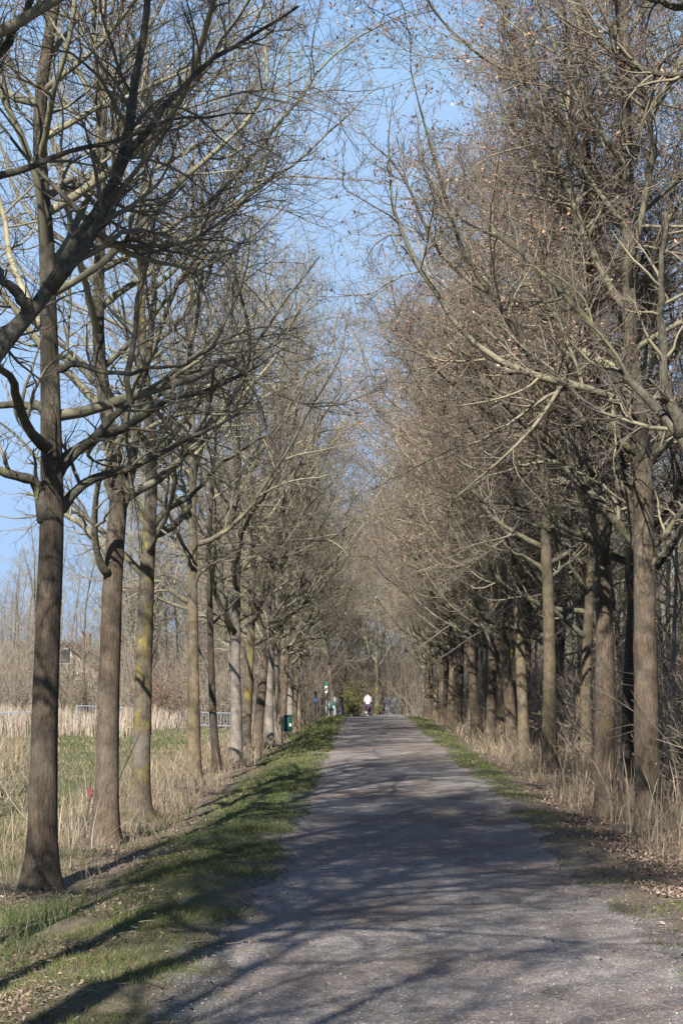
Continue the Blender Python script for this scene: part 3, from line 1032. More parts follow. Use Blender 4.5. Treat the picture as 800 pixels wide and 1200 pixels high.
hero(103, -3.37, 22.4, 'second left-hand tree, brown trunk forking low, between the flared one and the lichened one', GL,
     [(126, 900), (131, 720), (133, 660), (138, 600), (140, 560), (128, 500), (118, 440), (115, 380), (117, 300), (120, 200), (122, 100), (122, 0)],
     [([(124, 650), (112, 632), (94, 610), (80, 600), (60, 580), (30, 572)], 0.6, 0.060, 0.015),
      ([(138, 610), (146, 590), (150, 565), (157, 520), (160, 470), (172, 400), (176, 320), (170, 220)], 0.2, 0.075, 0.020),
      ([(134, 600), (128, 575), (124, 555), (132, 520), (150, 500), (190, 465), (230, 430), (270, 400)], -0.8, 0.045, 0.010),
      ([(118, 460), (100, 440), (85, 420), (60, 412), (30, 400)], 0.3, 0.04, 0.012),
      ([(118, 430), (150, 405), (200, 350), (250, 300), (300, 260)], 0.8, 0.040, 0.008)],
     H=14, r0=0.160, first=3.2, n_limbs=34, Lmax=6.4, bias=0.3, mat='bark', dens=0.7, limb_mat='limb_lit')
hero(104, -3.36, 25.8, 'third left-hand tree, grey trunk ringed with yellow lichen bands', GL,
     [(165, 900), (170, 740), (173, 660), (177, 590), (178, 540), (175, 480), (168, 430), (165, 340), (168, 240), (172, 120), (175, 0)],
     [([(180, 625), (188, 611), (201, 600), (225, 581), (240, 565), (270, 545), (310, 520)], 0.3, 0.050, 0.010),
      ([(172, 620), (162, 600), (155, 580), (150, 560), (140, 530)], 0.6, 0.040, 0.012),
      ([(178, 540), (195, 520), (225, 480), (265, 440), (300, 400), (340, 340), (370, 300)], 0.4, 0.048, 0.008)],
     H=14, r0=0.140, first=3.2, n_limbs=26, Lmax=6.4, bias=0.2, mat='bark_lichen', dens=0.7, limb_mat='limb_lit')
hero(105, -3.46, 35.0, 'fourth left-hand tree, straight pale tan trunk standing in dry grass', GL,
     [(227, 850), (226, 700), (226, 600), (225, 500), (224, 400), (226, 200)],
     [([(222, 700), (213, 685), (200, 675), (180, 670)], 0.5, 0.045, 0.012), ([(230, 690), (240, 672), (260, 655), (290, 640)], -0.4, 0.045, 0.012)],
     H=14, r0=0.135, first=3.4, n_limbs=27, mat='bark_tan', dens=0.65)
hero(106, -3.32, 38.8, 'slimmest and darkest trunk in the left row, with a low crooked side branch', GL,
     [(250, 850), (247, 760), (246, 700), (244, 650), (250, 550)],
     [([(245, 780), (237, 765), (231, 750), (225, 742), (215, 735)], 0.2, 0.035, 0.012)],
     H=12, r0=0.088, first=3.0, n_limbs=22, mat='bark_dark', dens=0.65)
hero(107, -3.18, 42.5, 'left-hand tree with stout taupe trunk dividing into two at head height', GL,
     [(277, 850), (276, 790), (277, 740), (277, 660), (276, 560)],
     [([(276, 790), (270, 770), (268, 740), (262, 690), (258, 620)], 0.3, 0.085, 0.03)],
     H=14, r0=0.150, first=2.8, n_limbs=27, mat='bark_pale', dens=0.6)

# generic kinds for the rest of the two rows
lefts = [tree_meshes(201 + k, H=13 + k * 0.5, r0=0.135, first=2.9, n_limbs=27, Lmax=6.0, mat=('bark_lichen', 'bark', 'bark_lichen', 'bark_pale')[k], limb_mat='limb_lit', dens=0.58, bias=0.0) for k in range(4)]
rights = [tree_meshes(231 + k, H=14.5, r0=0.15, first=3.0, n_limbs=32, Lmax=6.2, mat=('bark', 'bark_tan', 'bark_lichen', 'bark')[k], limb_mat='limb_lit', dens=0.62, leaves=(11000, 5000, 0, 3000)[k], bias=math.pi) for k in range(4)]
ORD = ['first', 'second', 'third', 'fourth', 'fifth', 'sixth', 'seventh', 'eighth', 'ninth', 'tenth', 'eleventh', 'twelfth', 'thirteenth', 'fourteenth', 'fifteenth', 'sixteenth', 'seventeenth', 'eighteenth', 'nineteenth', 'twentieth', 'twenty-first', 'twenty-second']
made = {}


def row_tree(meshes, key, x, y, rz, s, label, group, name='avenue_tree', cat='tree'):
    if key not in made:
        made[key] = assemble(meshes, name, label, cat, base(x, y), rz, group, s)
        return made[key]
    return copy_tree(made[key], base(x, y), rz, s, label)


rr = random.Random(5)
LY = [(47.5, -3.3), (50.2, -3.15), (57.0, -3.3), (60.2, -3.2), (63.0, -3.35), (66.4, -3.2), (69.5, -3.3), (72.8, -3.15), (76, -3.3), (79.5, -3.3), (83, -3.2)]
for k, (y, x) in enumerate(LY):
    lab = ('%s lichen-mottled trunk past the twin-stemmed taupe tree, before the green bin' % ORD[k]) if k < 2 else ('%s tree beyond the green litter bin in the left row' % ORD[k - 2])
    row_tree(lefts[k % 4], 'L%d' % (k % 4), x, y, rr.uniform(-0.9, 0.9), rr.uniform(0.9, 1.08), lab, GL)
# smooth pale trunk beside the bin
pale = tree_meshes(205, H=14, r0=0.125, first=3.6, n_limbs=26, mat='bark_pale', dens=0.8)
row_tree(pale, 'pale', -2.86, 52.0, 0.4, 1.0, 'smooth pale grey trunk standing right next to the green litter bin', GL)
high = tree_meshes(209, H=14, r0=0.15, first=6.6, n_limbs=46, Lmax=5.4, mat='bark', dens=1.0)

# ---- right row
hero(111, 3.85, 15.6, 'tree outside the picture edge whose long limbs slope up over the path from the right', GR, None,
     [([(830, 560), (800, 521), (777, 494), (725, 441), (695, 396), (665, 359), (642, 336), (612, 302), (582, 280), (540, 262)], 1.5, 0.058, 0.010),
      ([(860, 130), (800, 97), (762, 90), (725, 67), (714, 49), (708, 22), (700, -20)], 0.4, 0.042, 0.012),
      ([(840, 480), (800, 455), (785, 420), (775, 360), (772, 300), (776, 240)], 0.3, 0.05, 0.02),
      ([(850, 20), (790, 5), (740, -10)], 0.3, 0.045, 0.02)],
     H=14.5, r0=0.17, first=3.3, n_limbs=26, mat='bark', leaves=3500, rfirst=7.2)
hero(152, 3.76, 22.7, 'nearest right-hand tree, thick brown trunk splitting into limbs above head height', GR,
     [(757, 900), (756, 760), (754, 650), (753, 600), (752, 540), (745, 470), (738, 400), (735, 300), (735, 200), (733, 100), (730, 0)],
     [([(748, 655), (736, 635), (722, 617), (700, 589), (675, 564), (640, 520), (600, 480), (560, 440), (520, 380)], 0.8, 0.068, 0.008),
      ([(760, 655), (770, 640), (781, 629), (797, 601), (820, 560)], 0.3, 0.050, 0.02),
      ([(762, 675), (772, 655), (782, 640), (795, 615), (815, 600)], -0.4, 0.048, 0.018),
      ([(745, 640), (738, 615), (734, 590), (728, 560), (726, 520), (715, 470), (690, 430), (650, 380), (610, 350)], 0.6, 0.045, 0.008),
      ([(752, 560), (762, 535), (778, 515), (790, 490), (800, 440)], 0.5, 0.05, 0.02)],
     H=15, r0=0.172, first=3.6, n_limbs=30, bias=math.pi, mat='bark', dens=1.0, leaves=16000)
hero(113, 3.5, 24.9, 'second right-hand tree, banded dark trunk with a long low limb reaching over the path', GR,
     [(708, 900), (708, 760), (706, 660), (703, 620), (697, 570), (694, 520), (690, 440), (690, 330), (688, 200), (685, 60)],
     [([(702, 645), (690, 636), (675, 629), (647, 617), (634, 604), (606, 592), (560, 590), (520, 578), (470, 560)], 0.6, 0.045, 0.008),
      ([(702, 620), (712, 600), (722, 580), (727, 540), (725, 500)], 0.4, 0.06, 0.02),
      ([(697, 590), (680, 560), (660, 530), (625, 500), (580, 470), (530, 420), (480, 380)], 0.3, 0.05, 0.008),
      ([(694, 530), (670, 490), (640, 450), (600, 400), (565, 355), (535, 310)], 0.8, 0.040, 0.006)],
     H=15, r0=0.150, first=3.3, n_limbs=30, bias=math.pi, mat='bark', dens=1.0, leaves=16000)
hero(114, 4.45, 28.5, 'mossy leaning trunk half hidden between the two nearest right-hand trees', GR,
     [(737, 900), (738, 800), (742, 700), (744, 600), (742, 480), (740, 300)], (),
     H=13, r0=0.13, first=3.2, n_limbs=26, mat='bark_dark', dens=0.95)
hero(115, 3.88, 36.0, 'tan right-hand trunk with a Y-shaped fork, apart from its neighbours', GR,
     [(643, 850), (643, 760), (642, 690), (640, 660), (638, 600), (637, 500)],
     [([(637, 672), (628, 660), (615, 650), (600, 645), (570, 635)], 0.5, 0.05, 0.012), ([(648, 676), (660, 664), (672, 652), (684, 640), (700, 622)], 0.2, 0.035, 0.012)],
     H=14.5, r0=0.150, first=3.6, n_limbs=30, mat='bark_tan', dens=0.95, leaves=14000)
hero(116, 3.72, 40.2, 'yellow-tan sunlit right-hand trunk just beyond the Y-forked one', GR,
     [(613, 850), (609, 760), (604, 690), (603, 640), (600, 560)],
     [([(603, 700), (590, 680), (575, 670), (555, 660)], 0.3, 0.045, 0.012)],
     H=14.5, r0=0.130, first=3.2, n_limbs=30, mat='bark_tan', dens=0.9, leaves=14000)
R2 = [(39.0, 5.0), (42.5, 5.3), (45.2, 4.8), (48.2, 5.4), (52.6, 4.9), (55.8, 5.2), (58.6, 5.0), (61.5, 4.9), (65, 5.2), (68.6, 4.8), (72, 5.1), (75.2, 4.8), (79, 5.0)]
RY = [(43.4, 3.72), (46.8, 3.70), (49.0, 4.2), (51.5, 3.75), (54.6, 3.55), (57.5, 4.1), (60.2, 3.7), (63.6, 3.45), (67, 3.75), (70.5, 3.5), (73.5, 3.9), (77, 3.6), (80.5, 3.7), (84, 3.8), (88, 3.6), (92, 3.75), (96, 3.6), (100.5, 3.8), (105, 3.75), (110, 3.9)]
for k, (y, x) in enumerate(RY):
    row_tree(rights[k % 4], 'R%d' % (k % 4), x, y, rr.uniform(-0.9, 0.9), rr.uniform(0.92, 1.1), '%s trunk beyond the yellow-tan one in the right-hand row' % ORD[k], GR)
for k, (y, x) in enumerate(R2):
    row_tree(rights[(k + 1) % 4], 'R%d' % ((k + 1) % 4), x, y, rr.uniform(-0.9, 0.9), rr.uniform(0.85, 1.0), '%s trunk of the back line behind the right-hand row, counted from the Y-forked tree' % ORD[k], GR)

for k, y in enumerate((8.4, 4.6, 0.8, -3.2, -7.5, -12)):           # the row goes on behind the camera and shades the path
    kind_ = (high, 'high') if k < 2 else (rights[k % 4], 'R%d' % (k % 4)) if k % 2 else (lefts[k % 4], 'L%d' % (k % 4))
    row_tree(*kind_, -3.35, y, rr.uniform(0, 6.28), rr.uniform(0.95, 1.05), 'left row tree standing behind the viewpoint, %s of them' % ORD[k], GL)

# ---- the wood on the right, the wood at the end, the tree line across the field
thin_dark, thin = ([tree_meshes(301 + k, H=(11, 12.5, 10)[k], r0=(0.075, 0.095, 0.06)[k], first=(1.6, 2.4, 1.0)[k], n_limbs=26, Lmax=3.0, mat=('bark_dark', 'bark', 'bark_pale')[k],
                    dens=0.55, n_parts=0, simple=True, crown_mat=cm, wig_t=0.03, ang=(58, 30), up=0.07) for k in range(3)] for cm in ('crown_dark', 'crown_grey'))
rw = random.Random(8)
GWR = 'thin bare trees of the wood on the right'
for k in range(200):
    y = 12 + 100 * rw.random() ** 1.0
    x = 5.4 + rw.random() ** 1.2 * (3.5 + 0.17 * y)
    row_tree(thin_dark[k % 3], 'W%d' % (k % 3), x, y, rw.uniform(0, 6.28), rw.uniform(0.8, 1.2), 'thin bare tree crowded in the dark wood behind the right-hand row', GWR, 'woodland_tree')
GWE = 'trees of the wood closing the end of the path'
endp = [lefts[1], rights[2], thin[1]]
ends = [(-2.1, 118, 0), (0.92, 128, 1)]
for k in range(84):
    y = 98 + 66 * rw.random() ** 0.8
    x = rw.uniform(-17, 18)
    if y < 116 and abs(x - 0.2) < 7 or y < 130 and abs(x - 0.2) < 2.9:
        continue
    ends.append((x, y, k % 3))
for x, y, k in ends:
    lab = {(-2.1, 118): 'reddish trunk standing just left of the round green bush at the path end', (0.92, 128): 'pale trunk standing just right of the distant cyclist'}.get((x, y), 'bare tree in the wood that closes the far end of the path')
    row_tree(endp[k], 'E%d' % k, x, y, rw.uniform(0, 6.28), rw.uniform(1.0, 1.4), lab, GWE, 'woodland_tree')
GWL = 'bare trees along the far side of the field'
for k in range(150):
    y = 97 + 80 * rw.random()
    x = -6 - (0.25 * y - 6) * rw.random()
    if abs(x / y + 0.168) < 0.018 and y < 136:
        continue
    s = rw.uniform(0.8, 1.15) * (1 + 0.1 * (x + 60) / 55)
    row_tree(thin[k % 3], 'F%d' % (k % 3), x, y, rw.uniform(0, 6.28), s, 'bare brownish tree in the tree line across the field', GWL, 'field_tree')


# ------------------------------------------------------------------ shrubs and undergrowth
def shrub_mesh(seed, n, hgt, spread, r0=0.012, twigs=5, mat='crown', lv=None, tint_=0.5, cols=None, lsize=0.02, sub=3):
    r = np.random.default_rng(seed)
    az = r.uniform(0, 6.28, n)
    a_ = np.radians(np.abs(r.normal(0, spread, n)))
    d = np.stack([np.cos(az) * np.sin(a_), np.sin(az) * np.sin(a_), np.cos(a_)], 1)
    p0 = np.stack([r.normal(0, 0.12, n), r.normal(0, 0.12, n), np.full(n, -0.03)], 1)
    b1 = grow(r, p0, d, hgt * r.uniform(0.55, 1.1, n), 8, 0.12, 0.04)
    r1 = np.repeat(np.linspace(r0, 0.004, 8)[None], n, 0)
    b2, r2 = spawn(r, b1, r1, twigs, 0.15, (25, 60), 0.45, 5, 0.15, 0.03, 0.7, 0.004, 0.0025, 0.15)
    b3, r3 = spawn(r, b2, r2, sub, 0.1, (25, 60), 0.5, 4, 0.15, 0.03, 0.8, 0.003, 0.002, 0.1)
    v1, q1 = tubes(b1, r1, 5)
    stems = mesh_np('stem', v1, [q1], M[mat], np.full((len(v1), 3), tint_ * 0.6), True)
    v2, q2 = tubes(b2, r2, 3)
    v3, q3 = tubes(b3, r3, 3)
    tw = mesh_np('twigs', np.concatenate([v2, v3]), [q2, q3 + len(v2)], M[mat], np.full((len(v2) + len(v3), 3), tint_))
    fol = None
    if lv:
        k = r.integers(0, len(b3), lv)
        t = r.uniform(0.2, 1, lv)[:, None]
        tip = b3[k, 1] * (1 - t) + b3[k, -1] * t
        a = unit(r.normal(0, 1, (lv, 3)) + np.array([0, 0, 0.3]))
        b_, c_ = frame(a)
        sz = r.uniform(0.6, 1.3, lv)[:, None] * lsize
        V = np.stack([tip, tip + a * sz + b_ * sz * 0.5, tip + a * sz * 2, tip + a * sz - b_ * sz * 0.5], 1)
        o_ = (np.arange(lv) * 4)[:, None]
        fol = mesh_np('foliage', V.reshape(-1, 3), [np.concatenate([o_ + [[0, 1, 2]], o_ + [[0, 2, 3]]])], M['leaf'], np.repeat(pick(lv, cols, seed), 4, 0))
    return stems, tw, fol


def shrub(name, label, x, y, ms, group=None, rz=0.0, s=1.0, cat='shrub'):
    t = thing(name, label, cat, base(x, y), rz, group)
    t.scale = (s,) * 3
    link('stem', ms[0], t)
    link('crown', ms[1], t)
    if ms[2]:
        link('foliage', ms[2], t)
    return t


GB = [(0.20, 0.22, 0.07), (0.25, 0.26, 0.10), (0.15, 0.17, 0.05), (0.30, 0.28, 0.12)]
ms = shrub_mesh(401, 46, 2.5, 34, 0.016, 8, lv=30000, cols=GB, lsize=0.034)
shrub('bush', 'rounded olive-green bush left of the cyclist at the path end', -0.95, 121, ms)
ms = shrub_mesh(402, 26, 1.7, 38, 0.014, 8, tint_=0.2, lv=900, cols=[(0.17, 0.17, 0.06), (0.22, 0.2, 0.09)], lsize=0.012)
shrub('bush', 'bare twiggy olive shrub at the picture edge behind the flared trunk', -6.3, 30, ms)
BL = [(0.34, 0.215, 0.155), (0.42, 0.28, 0.20), (0.26, 0.16, 0.12)]
ms = shrub_mesh(403, 40, 3.2, 30, 0.016, 8, lv=7000, cols=[(0.26, 0.13, 0.08), (0.32, 0.18, 0.12)], lsize=0.04)
shrub('bush', 'copper-brown leafy bush beyond the field behind the slim dark trunk', -11.0, 93, ms)
ms = shrub_mesh(404, 34, 2.6, 34, 0.016, 8, lv=3500, cols=BL, lsize=0.03)
shrub('bush', 'reddish-brown bush in front of the cream house', -17.2, 103, ms)
for k, (x, y, s, lab) in enumerate(((-4.0, 23.4, 1.0, 'thin bare sapling with criss-cross twigs behind the second left-hand trunk'),
                                    (-5.2, 26.0, 1.0, 'wiry bare sapling standing in the dry grass behind the lichen-banded trunk'),
                                    (-4.6, 31.0, 1.0, 'low bare sapling beside the pale tan trunk'))):
    ms = shrub_mesh(410 + k, 5, 1.9, 38, 0.009, 5, tint_=0.7)
    shrub('sapling', lab, x, y, ms, s=s, cat='sapling')

# undergrowth: tangled brush with some brown leaves, one mass each
def brush(name, label, x, y, hmin, hmax, per, seed, leafy=0.0, mat='crown_grey', cols=BL, thick=0.008, spread=30, tint_=0.75):
    r = np.random.default_rng(seed)
    n = len(x)
    k = np.maximum(1, y / 60)
    p0 = np.stack([x, y, height(x, y) - 0.03], 1)
    az = r.uniform(0, 6.28, n)
    a_ = np.radians(np.abs(r.normal(0, spread, n)))
    d = np.stack([np.cos(az) * np.sin(a_), np.sin(az) * np.sin(a_), np.cos(a_)], 1)
    b1 = grow(r, p0, d, r.uniform(hmin, hmax, n), 8, 0.14, 0.0)
    r1 = np.repeat(np.linspace(thick, 0.0035, 8)[None], n, 0) * k[:, None]
    b2, r2 = spawn(r, b1, r1, per, 0.15, (25, 65), 0.4, 4, 0.16, 0.02, 0.7, 0.0035, 0.0025, 0.15)
    v1, q1 = tubes(b1, r1, 4)
    v2, q2 = tubes(b2, r2, 3)
    o = link(name, mesh_np(name, np.concatenate([v1, v2]), [q1, q2 + len(v1)], M[mat], np.full((len(v1) + len(v2), 3), tint_)))
    kind(o, 'stuff', label, 'undergrowth')
    if leafy:
        n = int(leafy)
        kk = r.integers(0, len(b2), n)
        tip = b2[kk, -1]
        tip = tip[vnoise(tip[:, 0], tip[:, 1], 2.5, 44) > 0.42]
        n = len(tip)
        a = unit(r.normal(0, 1, (n, 3)))
        b_, c_ = frame(a)
        sz = r.uniform(0.018, 0.036, n)[:, None] * np.maximum(1, tip[:, 1:2] / 45)
        V = np.stack([tip, tip + a * sz + b_ * sz * 0.6, tip + a * sz * 2, tip + a * sz - b_ * sz * 0.6], 1)
        o_ = (np.arange(n) * 4)[:, None]
        ul = link(name + '_leaves', mesh_np(name + '_leaves', V.reshape(-1, 3), [np.concatenate([o_ + [[0, 1, 2]], o_ + [[0, 2, 3]]])], M['leaf'], np.repeat(pick(n, cols, seed), 4, 0)))
        kind(ul, 'stuff', 'withered brown leaves hanging in the ' + label.split(' filling')[0], 'leaves')


r = np.random.default_rng(440)
n = 11000
y = 12 + 92 * r.random(n) ** 1.1
x = 5.0 + r.random(n) ** 1.2 * (3 + 0.17 * y)
brush('undergrowth', 'tangled bare brush filling the wood behind the right-hand row', x, y, 0.7, 3.2, 6, 441, 90000, 'crown_dark')
n = 13000
y = 113 + 65 * r.random(n)
x = r.uniform(-26, 26, n)
k = ~((np.abs(x - 0.0) < 3.0) & (y < 127)) & ~((x > 2) & (x < 8) & (y < 122))
brush('thicket', 'brown thicket filling the end of the path', x[k], y[k], 0.8, 7.5, 7, 442, 9000, 'crown', thick=0.009, spread=16)
n = 22000
y = 96 + 90 * r.random(n)
x = -6 - (0.30 * y - 6) * r.random(n)
k = ~((np.abs(x / y + 0.168) < 0.027) & (y < 128) & (r.random(n) < 0.95)) & ~((np.abs(x + 21.9) < 3.6) & (y > 123) & (y < 135))
brush('scrub', 'brown scrub filling the tree line across the field', x[k], y[k], 0.8, 5.5, 6, 443, 12000, thick=0.014, spread=22)

# ------------------------------------------------------------------ built things
def bm_obj(name, bm, mat, parent=None, smooth_=False):
    me = bpy.data.meshes.new(name)
    bm.to_mesh(me)
    bm.free()
    me.materials.append(mat)
    if smooth_:
        for p in me.polygons:
            p.use_smooth = True
    return link(name, me, parent)


def box(bm, c, s, rz=0.0, bev=0.0):
    g = bmesh.ops.create_cube(bm, size=1.0)
    for v in g['verts']:
        x_, y_, z_ = v.co.x * s[0], v.co.y * s[1], v.co.z * s[2]
        v.co = (c[0] + x_ * math.cos(rz) - y_ * math.sin(rz), c[1] + x_ * math.sin(rz) + y_ * math.cos(rz), c[2] + z_)
    if bev:
        es = list({e for v in g['verts'] for e in v.link_edges})
        bmesh.ops.bevel(bm, geom=es, offset=bev, segments=2, affect='EDGES', profile=0.5)


def pole(bm, pts, rds, sides=10):
    pts = np.array(pts, float)[None]
    rd = np.array([rds] if np.ndim(rds) else [[rds] * pts.shape[1]], float)
    v, q = tubes(pts, rd, sides)
    vs = [bm.verts.new(tuple(p)) for p in v]
    for f in q:
        bm.faces.new([vs[i_] for i_ in f])
    bm.faces.new(vs[:sides][::-1])
    bm.faces.new(vs[-sides:])


M['steel'] = flat('galvanised steel', (0.34, 0.38, 0.42), 0.5, 0.2)
M['bin_green'] = flat('bin green', (0.012, 0.075, 0.055), 0.4)
M['sign_green'] = flat('sign green', (0.02, 0.20, 0.10), 0.4, var=0.1)
M['white'] = flat('white paint', (0.75, 0.75, 0.75), 0.5, var=0.06)
M['blue'] = flat('blue paint', (0.03, 0.09, 0.36), 0.4, var=0.1)
M['navy'] = flat('navy paint', (0.02, 0.035, 0.075), 0.45)
M['rail'] = flat('railing paint', (0.22, 0.27, 0.35), 0.6, 0.0)
M['cream'] = flat('cream render', (0.62, 0.57, 0.42), 0.9, var=0.08, scale=3)
M['roof'] = flat('roof tiles', (0.20, 0.13, 0.10), 0.85)
M['glass'] = flat('window glass', (0.04, 0.05, 0.06), 0.1)
M['black'] = flat('dark boards', (0.025, 0.025, 0.028), 0.7)
M['red'] = flat('red ribbon', (0.26, 0.025, 0.04), 0.7)
M['skin'] = flat('skin', (0.50, 0.30, 0.22), 0.6, var=0.05)
M['shirt'] = flat('white shirt', (0.60, 0.60, 0.64), 0.8, var=0.10)
M['trouser'] = flat('dark trousers', (0.03, 0.035, 0.06), 0.85)
M['rubber'] = flat('tyre rubber', (0.02, 0.02, 0.02), 0.8)
M['lamp_red'] = flat('red reflector', (0.6, 0.02, 0.02), 0.25)


def litter_bin(label, x, y, s=1.0):
    t = thing('litter_bin', label, 'bin', base(x, y), rr.uniform(-0.2, 0.2), 'green litter bins')
    t.scale = (s,) * 3
    b = bmesh.new(); pole(b, [(-0.15, 0, -0.2), (-0.15, 0, 0.86)], 0.028); bm_obj('post', b, M['steel'], t)
    b = bmesh.new(); box(b, (0.03, 0, 0.62), (0.26, 0.22, 0.46), 0, 0.04); bm_obj('body', b, M['bin_green'], t, True)
    b = bmesh.new(); box(b, (0.03, 0, 0.875), (0.28, 0.24, 0.05), 0, 0.02); bm_obj('lid', b, M['bin_green'], t, True)
    b = bmesh.new(); box(b, (0.09, -0.114, 0.60), (0.07, 0.006, 0.09), 0, 0.0); bm_obj('sticker', b, M['white'], t)
    b = bmesh.new(); box(b, (-0.115, 0, 0.70), (0.05, 0.06, 0.03)); box(b, (-0.115, 0, 0.50), (0.05, 0.06, 0.03)); bm_obj('bracket', b, M['steel'], t)
    return t


litter_bin('dark green litter bin on a grey post beside the smooth pale trunk', -2.42, 53.5)
litter_bin('small far green litter bin just left of the barrier at the path end', -1.72, 90, 1.0)

# green and white notice on a post
p = base(-1.93, 86.5)
t = thing('notice_sign', 'tall narrow green and white sign on a post near the path end', 'sign', p)
b = bmesh.new(); pole(b, [(0, 0.03, -0.2), (0, 0.03, 1.9)], 0.03); bm_obj('post', b, M['steel'], t)
b = bmesh.new(); box(b, (0, -0.015, 1.50), (0.15, 0.02, 0.34), 0, 0.004); bm_obj('lower_panel', b, M['white'], t)
b = bmesh.new(); box(b, (0, -0.015, 1.77), (0.15, 0.02, 0.19), 0, 0.004); bm_obj('upper_panel', b, M['sign_green'], t)
b = bmesh.new(); box(b, (0, -0.0265, 1.55), (0.09, 0.003, 0.03)); box(b, (0, -0.0265, 1.46), (0.09, 0.003, 0.03)); bm_obj('marking', b, M['sign_green'], t)

p = base(-2.02, 70.5)
t = thing('post_sign', 'narrow blue board on a dark post half hidden among the left trunks', 'sign', p)
b = bmesh.new(); pole(b, [(0, 0.02, -0.2), (0, 0.02, 1.35)], 0.03); bm_obj('post', b, M['navy'], t)
b = bmesh.new(); box(b, (0, -0.02, 1.0), (0.12, 0.02, 0.14), 0, 0.004); bm_obj('lower_panel', b, M['blue'], t)
b = bmesh.new(); box(b, (0, -0.02, 1.22), (0.12, 0.02, 0.26), 0, 0.004); bm_obj('upper_panel', b, M['navy'], t)


def barrier(label, x0, x1, y, m0, m1):
    z = float(height((x0 + x1) / 2, y))
    t = thing('path_barrier', label, 'barrier', ((x0 + x1) / 2, y, z), 0, 'barrier panels at the path end')
    h = (x1 - x0) / 2
    b = bmesh.new(); pole(b, [(-h, 0, -0.3), (-h, 0, 1.05)], 0.06); bm_obj('post', b, m0, t)
    b = bmesh.new(); pole(b, [(h, 0, -0.3), (h, 0, 1.05)], 0.06); bm_obj('post', b, m1, t)
    for q in (0.2, 0.95):
        b = bmesh.new(); box(b, (0, 0, q), (2 * h - 0.12, 0.03, 0.04)); bm_obj('rail', b, M['steel'], t)
    b = bmesh.new()
    k = int(2 * h / 0.07)
    for i_ in range(1, k):
        box(b, (-h + i_ * 2 * h / k, 0, 0.575), (0.012, 0.012, 0.71))
    bm_obj('bar_mesh', b, M['steel'], t)
    return t


barrier('barrier panel between grey and navy posts, on the bush side of the path', -1.55, -1.18, 89, M['steel'], M['navy'])
barrier('barrier panel between two pale blue-grey posts, opposite the green bush', 1.12, 1.62, 89, M['steel'], M['steel'])


def railing(label, pts):
    p0, p1 = np.array(pts[0]), np.array(pts[1])
    n_ = int(np.linalg.norm(p1 - p0) / 1.6)
    t = thing('railing', label, 'railing', base(*p0), 0, 'pale blue railings across the field')
    o0 = np.array(base(*p0))
    prev = None
    bars = bmesh.new(); rails = [bmesh.new(), bmesh.new()]
    for i_ in range(n_ + 1):
        q = p0 + (p1 - p0) * i_ / n_
        g = np.array(base(*q)) - o0
        b = bmesh.new(); pole(b, [g + [0, 0, -0.2], g + [0, 0, 1.0]], 0.035, 8); bm_obj('post', b, M['rail'], t)
        if prev is not None:
            for rl_, hh_ in zip(rails, (0.25, 0.94)):
                pole(rl_, [prev + [0, 0, hh_], g + [0, 0, hh_]], 0.024, 6)
            for j in range(1, 11):
                c = prev + (g - prev) * j / 11
                pole(bars, [c + [0, 0, 0.25], c + [0, 0, 0.94]], 0.012, 5)
        prev = g
    for rl_ in rails:
        bm_obj('rail', rl_, M['rail'], t)
    bm_obj('bar_mesh', bars, M['rail'], t)


railing('long pale blue railing behind the reeds, between the lichen-banded and pale tan trunks', [(-15.5, 92.5), (-6.5, 93.5)])
railing('pale blue railing at the field edge left of the flared trunk', [(-20, 73.5), (-14.2, 75)])

# cream house
hx, hy = -21.9, 125.0
t = thing('house', 'cream gabled house glimpsed between the first two left-hand trunks', 'house', (hx, hy, float(height(hx, hy))))
W2, D2, He, Hg = 2.5, 4.0, 3.0, 4.9
b = bmesh.new()
prof = [(-W2, 0), (W2, 0), (W2, He), (0, Hg), (-W2, He)]
va = [b.verts.new((x_, 0, z_)) for x_, z_ in prof]
vb = [b.verts.new((x_, 2 * D2, z_)) for x_, z_ in prof]
b.faces.new(va); b.faces.new(vb[::-1])
for k in range(5):
    b.faces.new([va[k], vb[k], vb[(k + 1) % 5], va[(k + 1) % 5]])
bmesh.ops.recalc_face_normals(b, faces=b.faces)
bm_obj('wall', b, M['cream'], t)
b = bmesh.new()
for s in (-1, 1):
    sl = math.atan2(Hg - He, W2)
    L_ = math.hypot(W2, Hg - He) + 0.45
    g = bmesh.ops.create_cube(b, size=1.0)
    for v in g['verts']:
        x_, y_, z_ = v.co.x * L_, v.co.y * (2 * D2 + 0.8), v.co.z * 0.16
        xx = x_ * math.cos(sl) + z_ * math.sin(sl)
        zz_ = -x_ * math.sin(sl) + z_ * math.cos(sl)
        cx = L_ / 2 * math.cos(sl)
        v.co = (s * (cx + xx), D2 + y_, Hg + 0.12 - L_ / 2 * math.sin(sl) + zz_)
bm_obj('roof', b, M['roof'], t)
for (x_, z_, w_, h_) in ((-1.3, 1.6, 0.9, 1.3), (1.3, 1.6, 0.9, 1.3), (0, 4.0, 0.8, 1.0)):
    b = bmesh.new(); box(b, (x_, -0.03, z_), (w_ + 0.2, 0.08, h_ + 0.2)); f = bm_obj('window', b, M['white'], t)
    b = bmesh.new(); box(b, (x_, -0.06, z_), (w_, 0.06, h_)); bm_obj('pane', b, M['glass'], f)
b = bmesh.new(); box(b, (0.9, D2, Hg + 0.3), (0.6, 0.6, 1.2)); bm_obj('chimney', b, M['roof'], t)

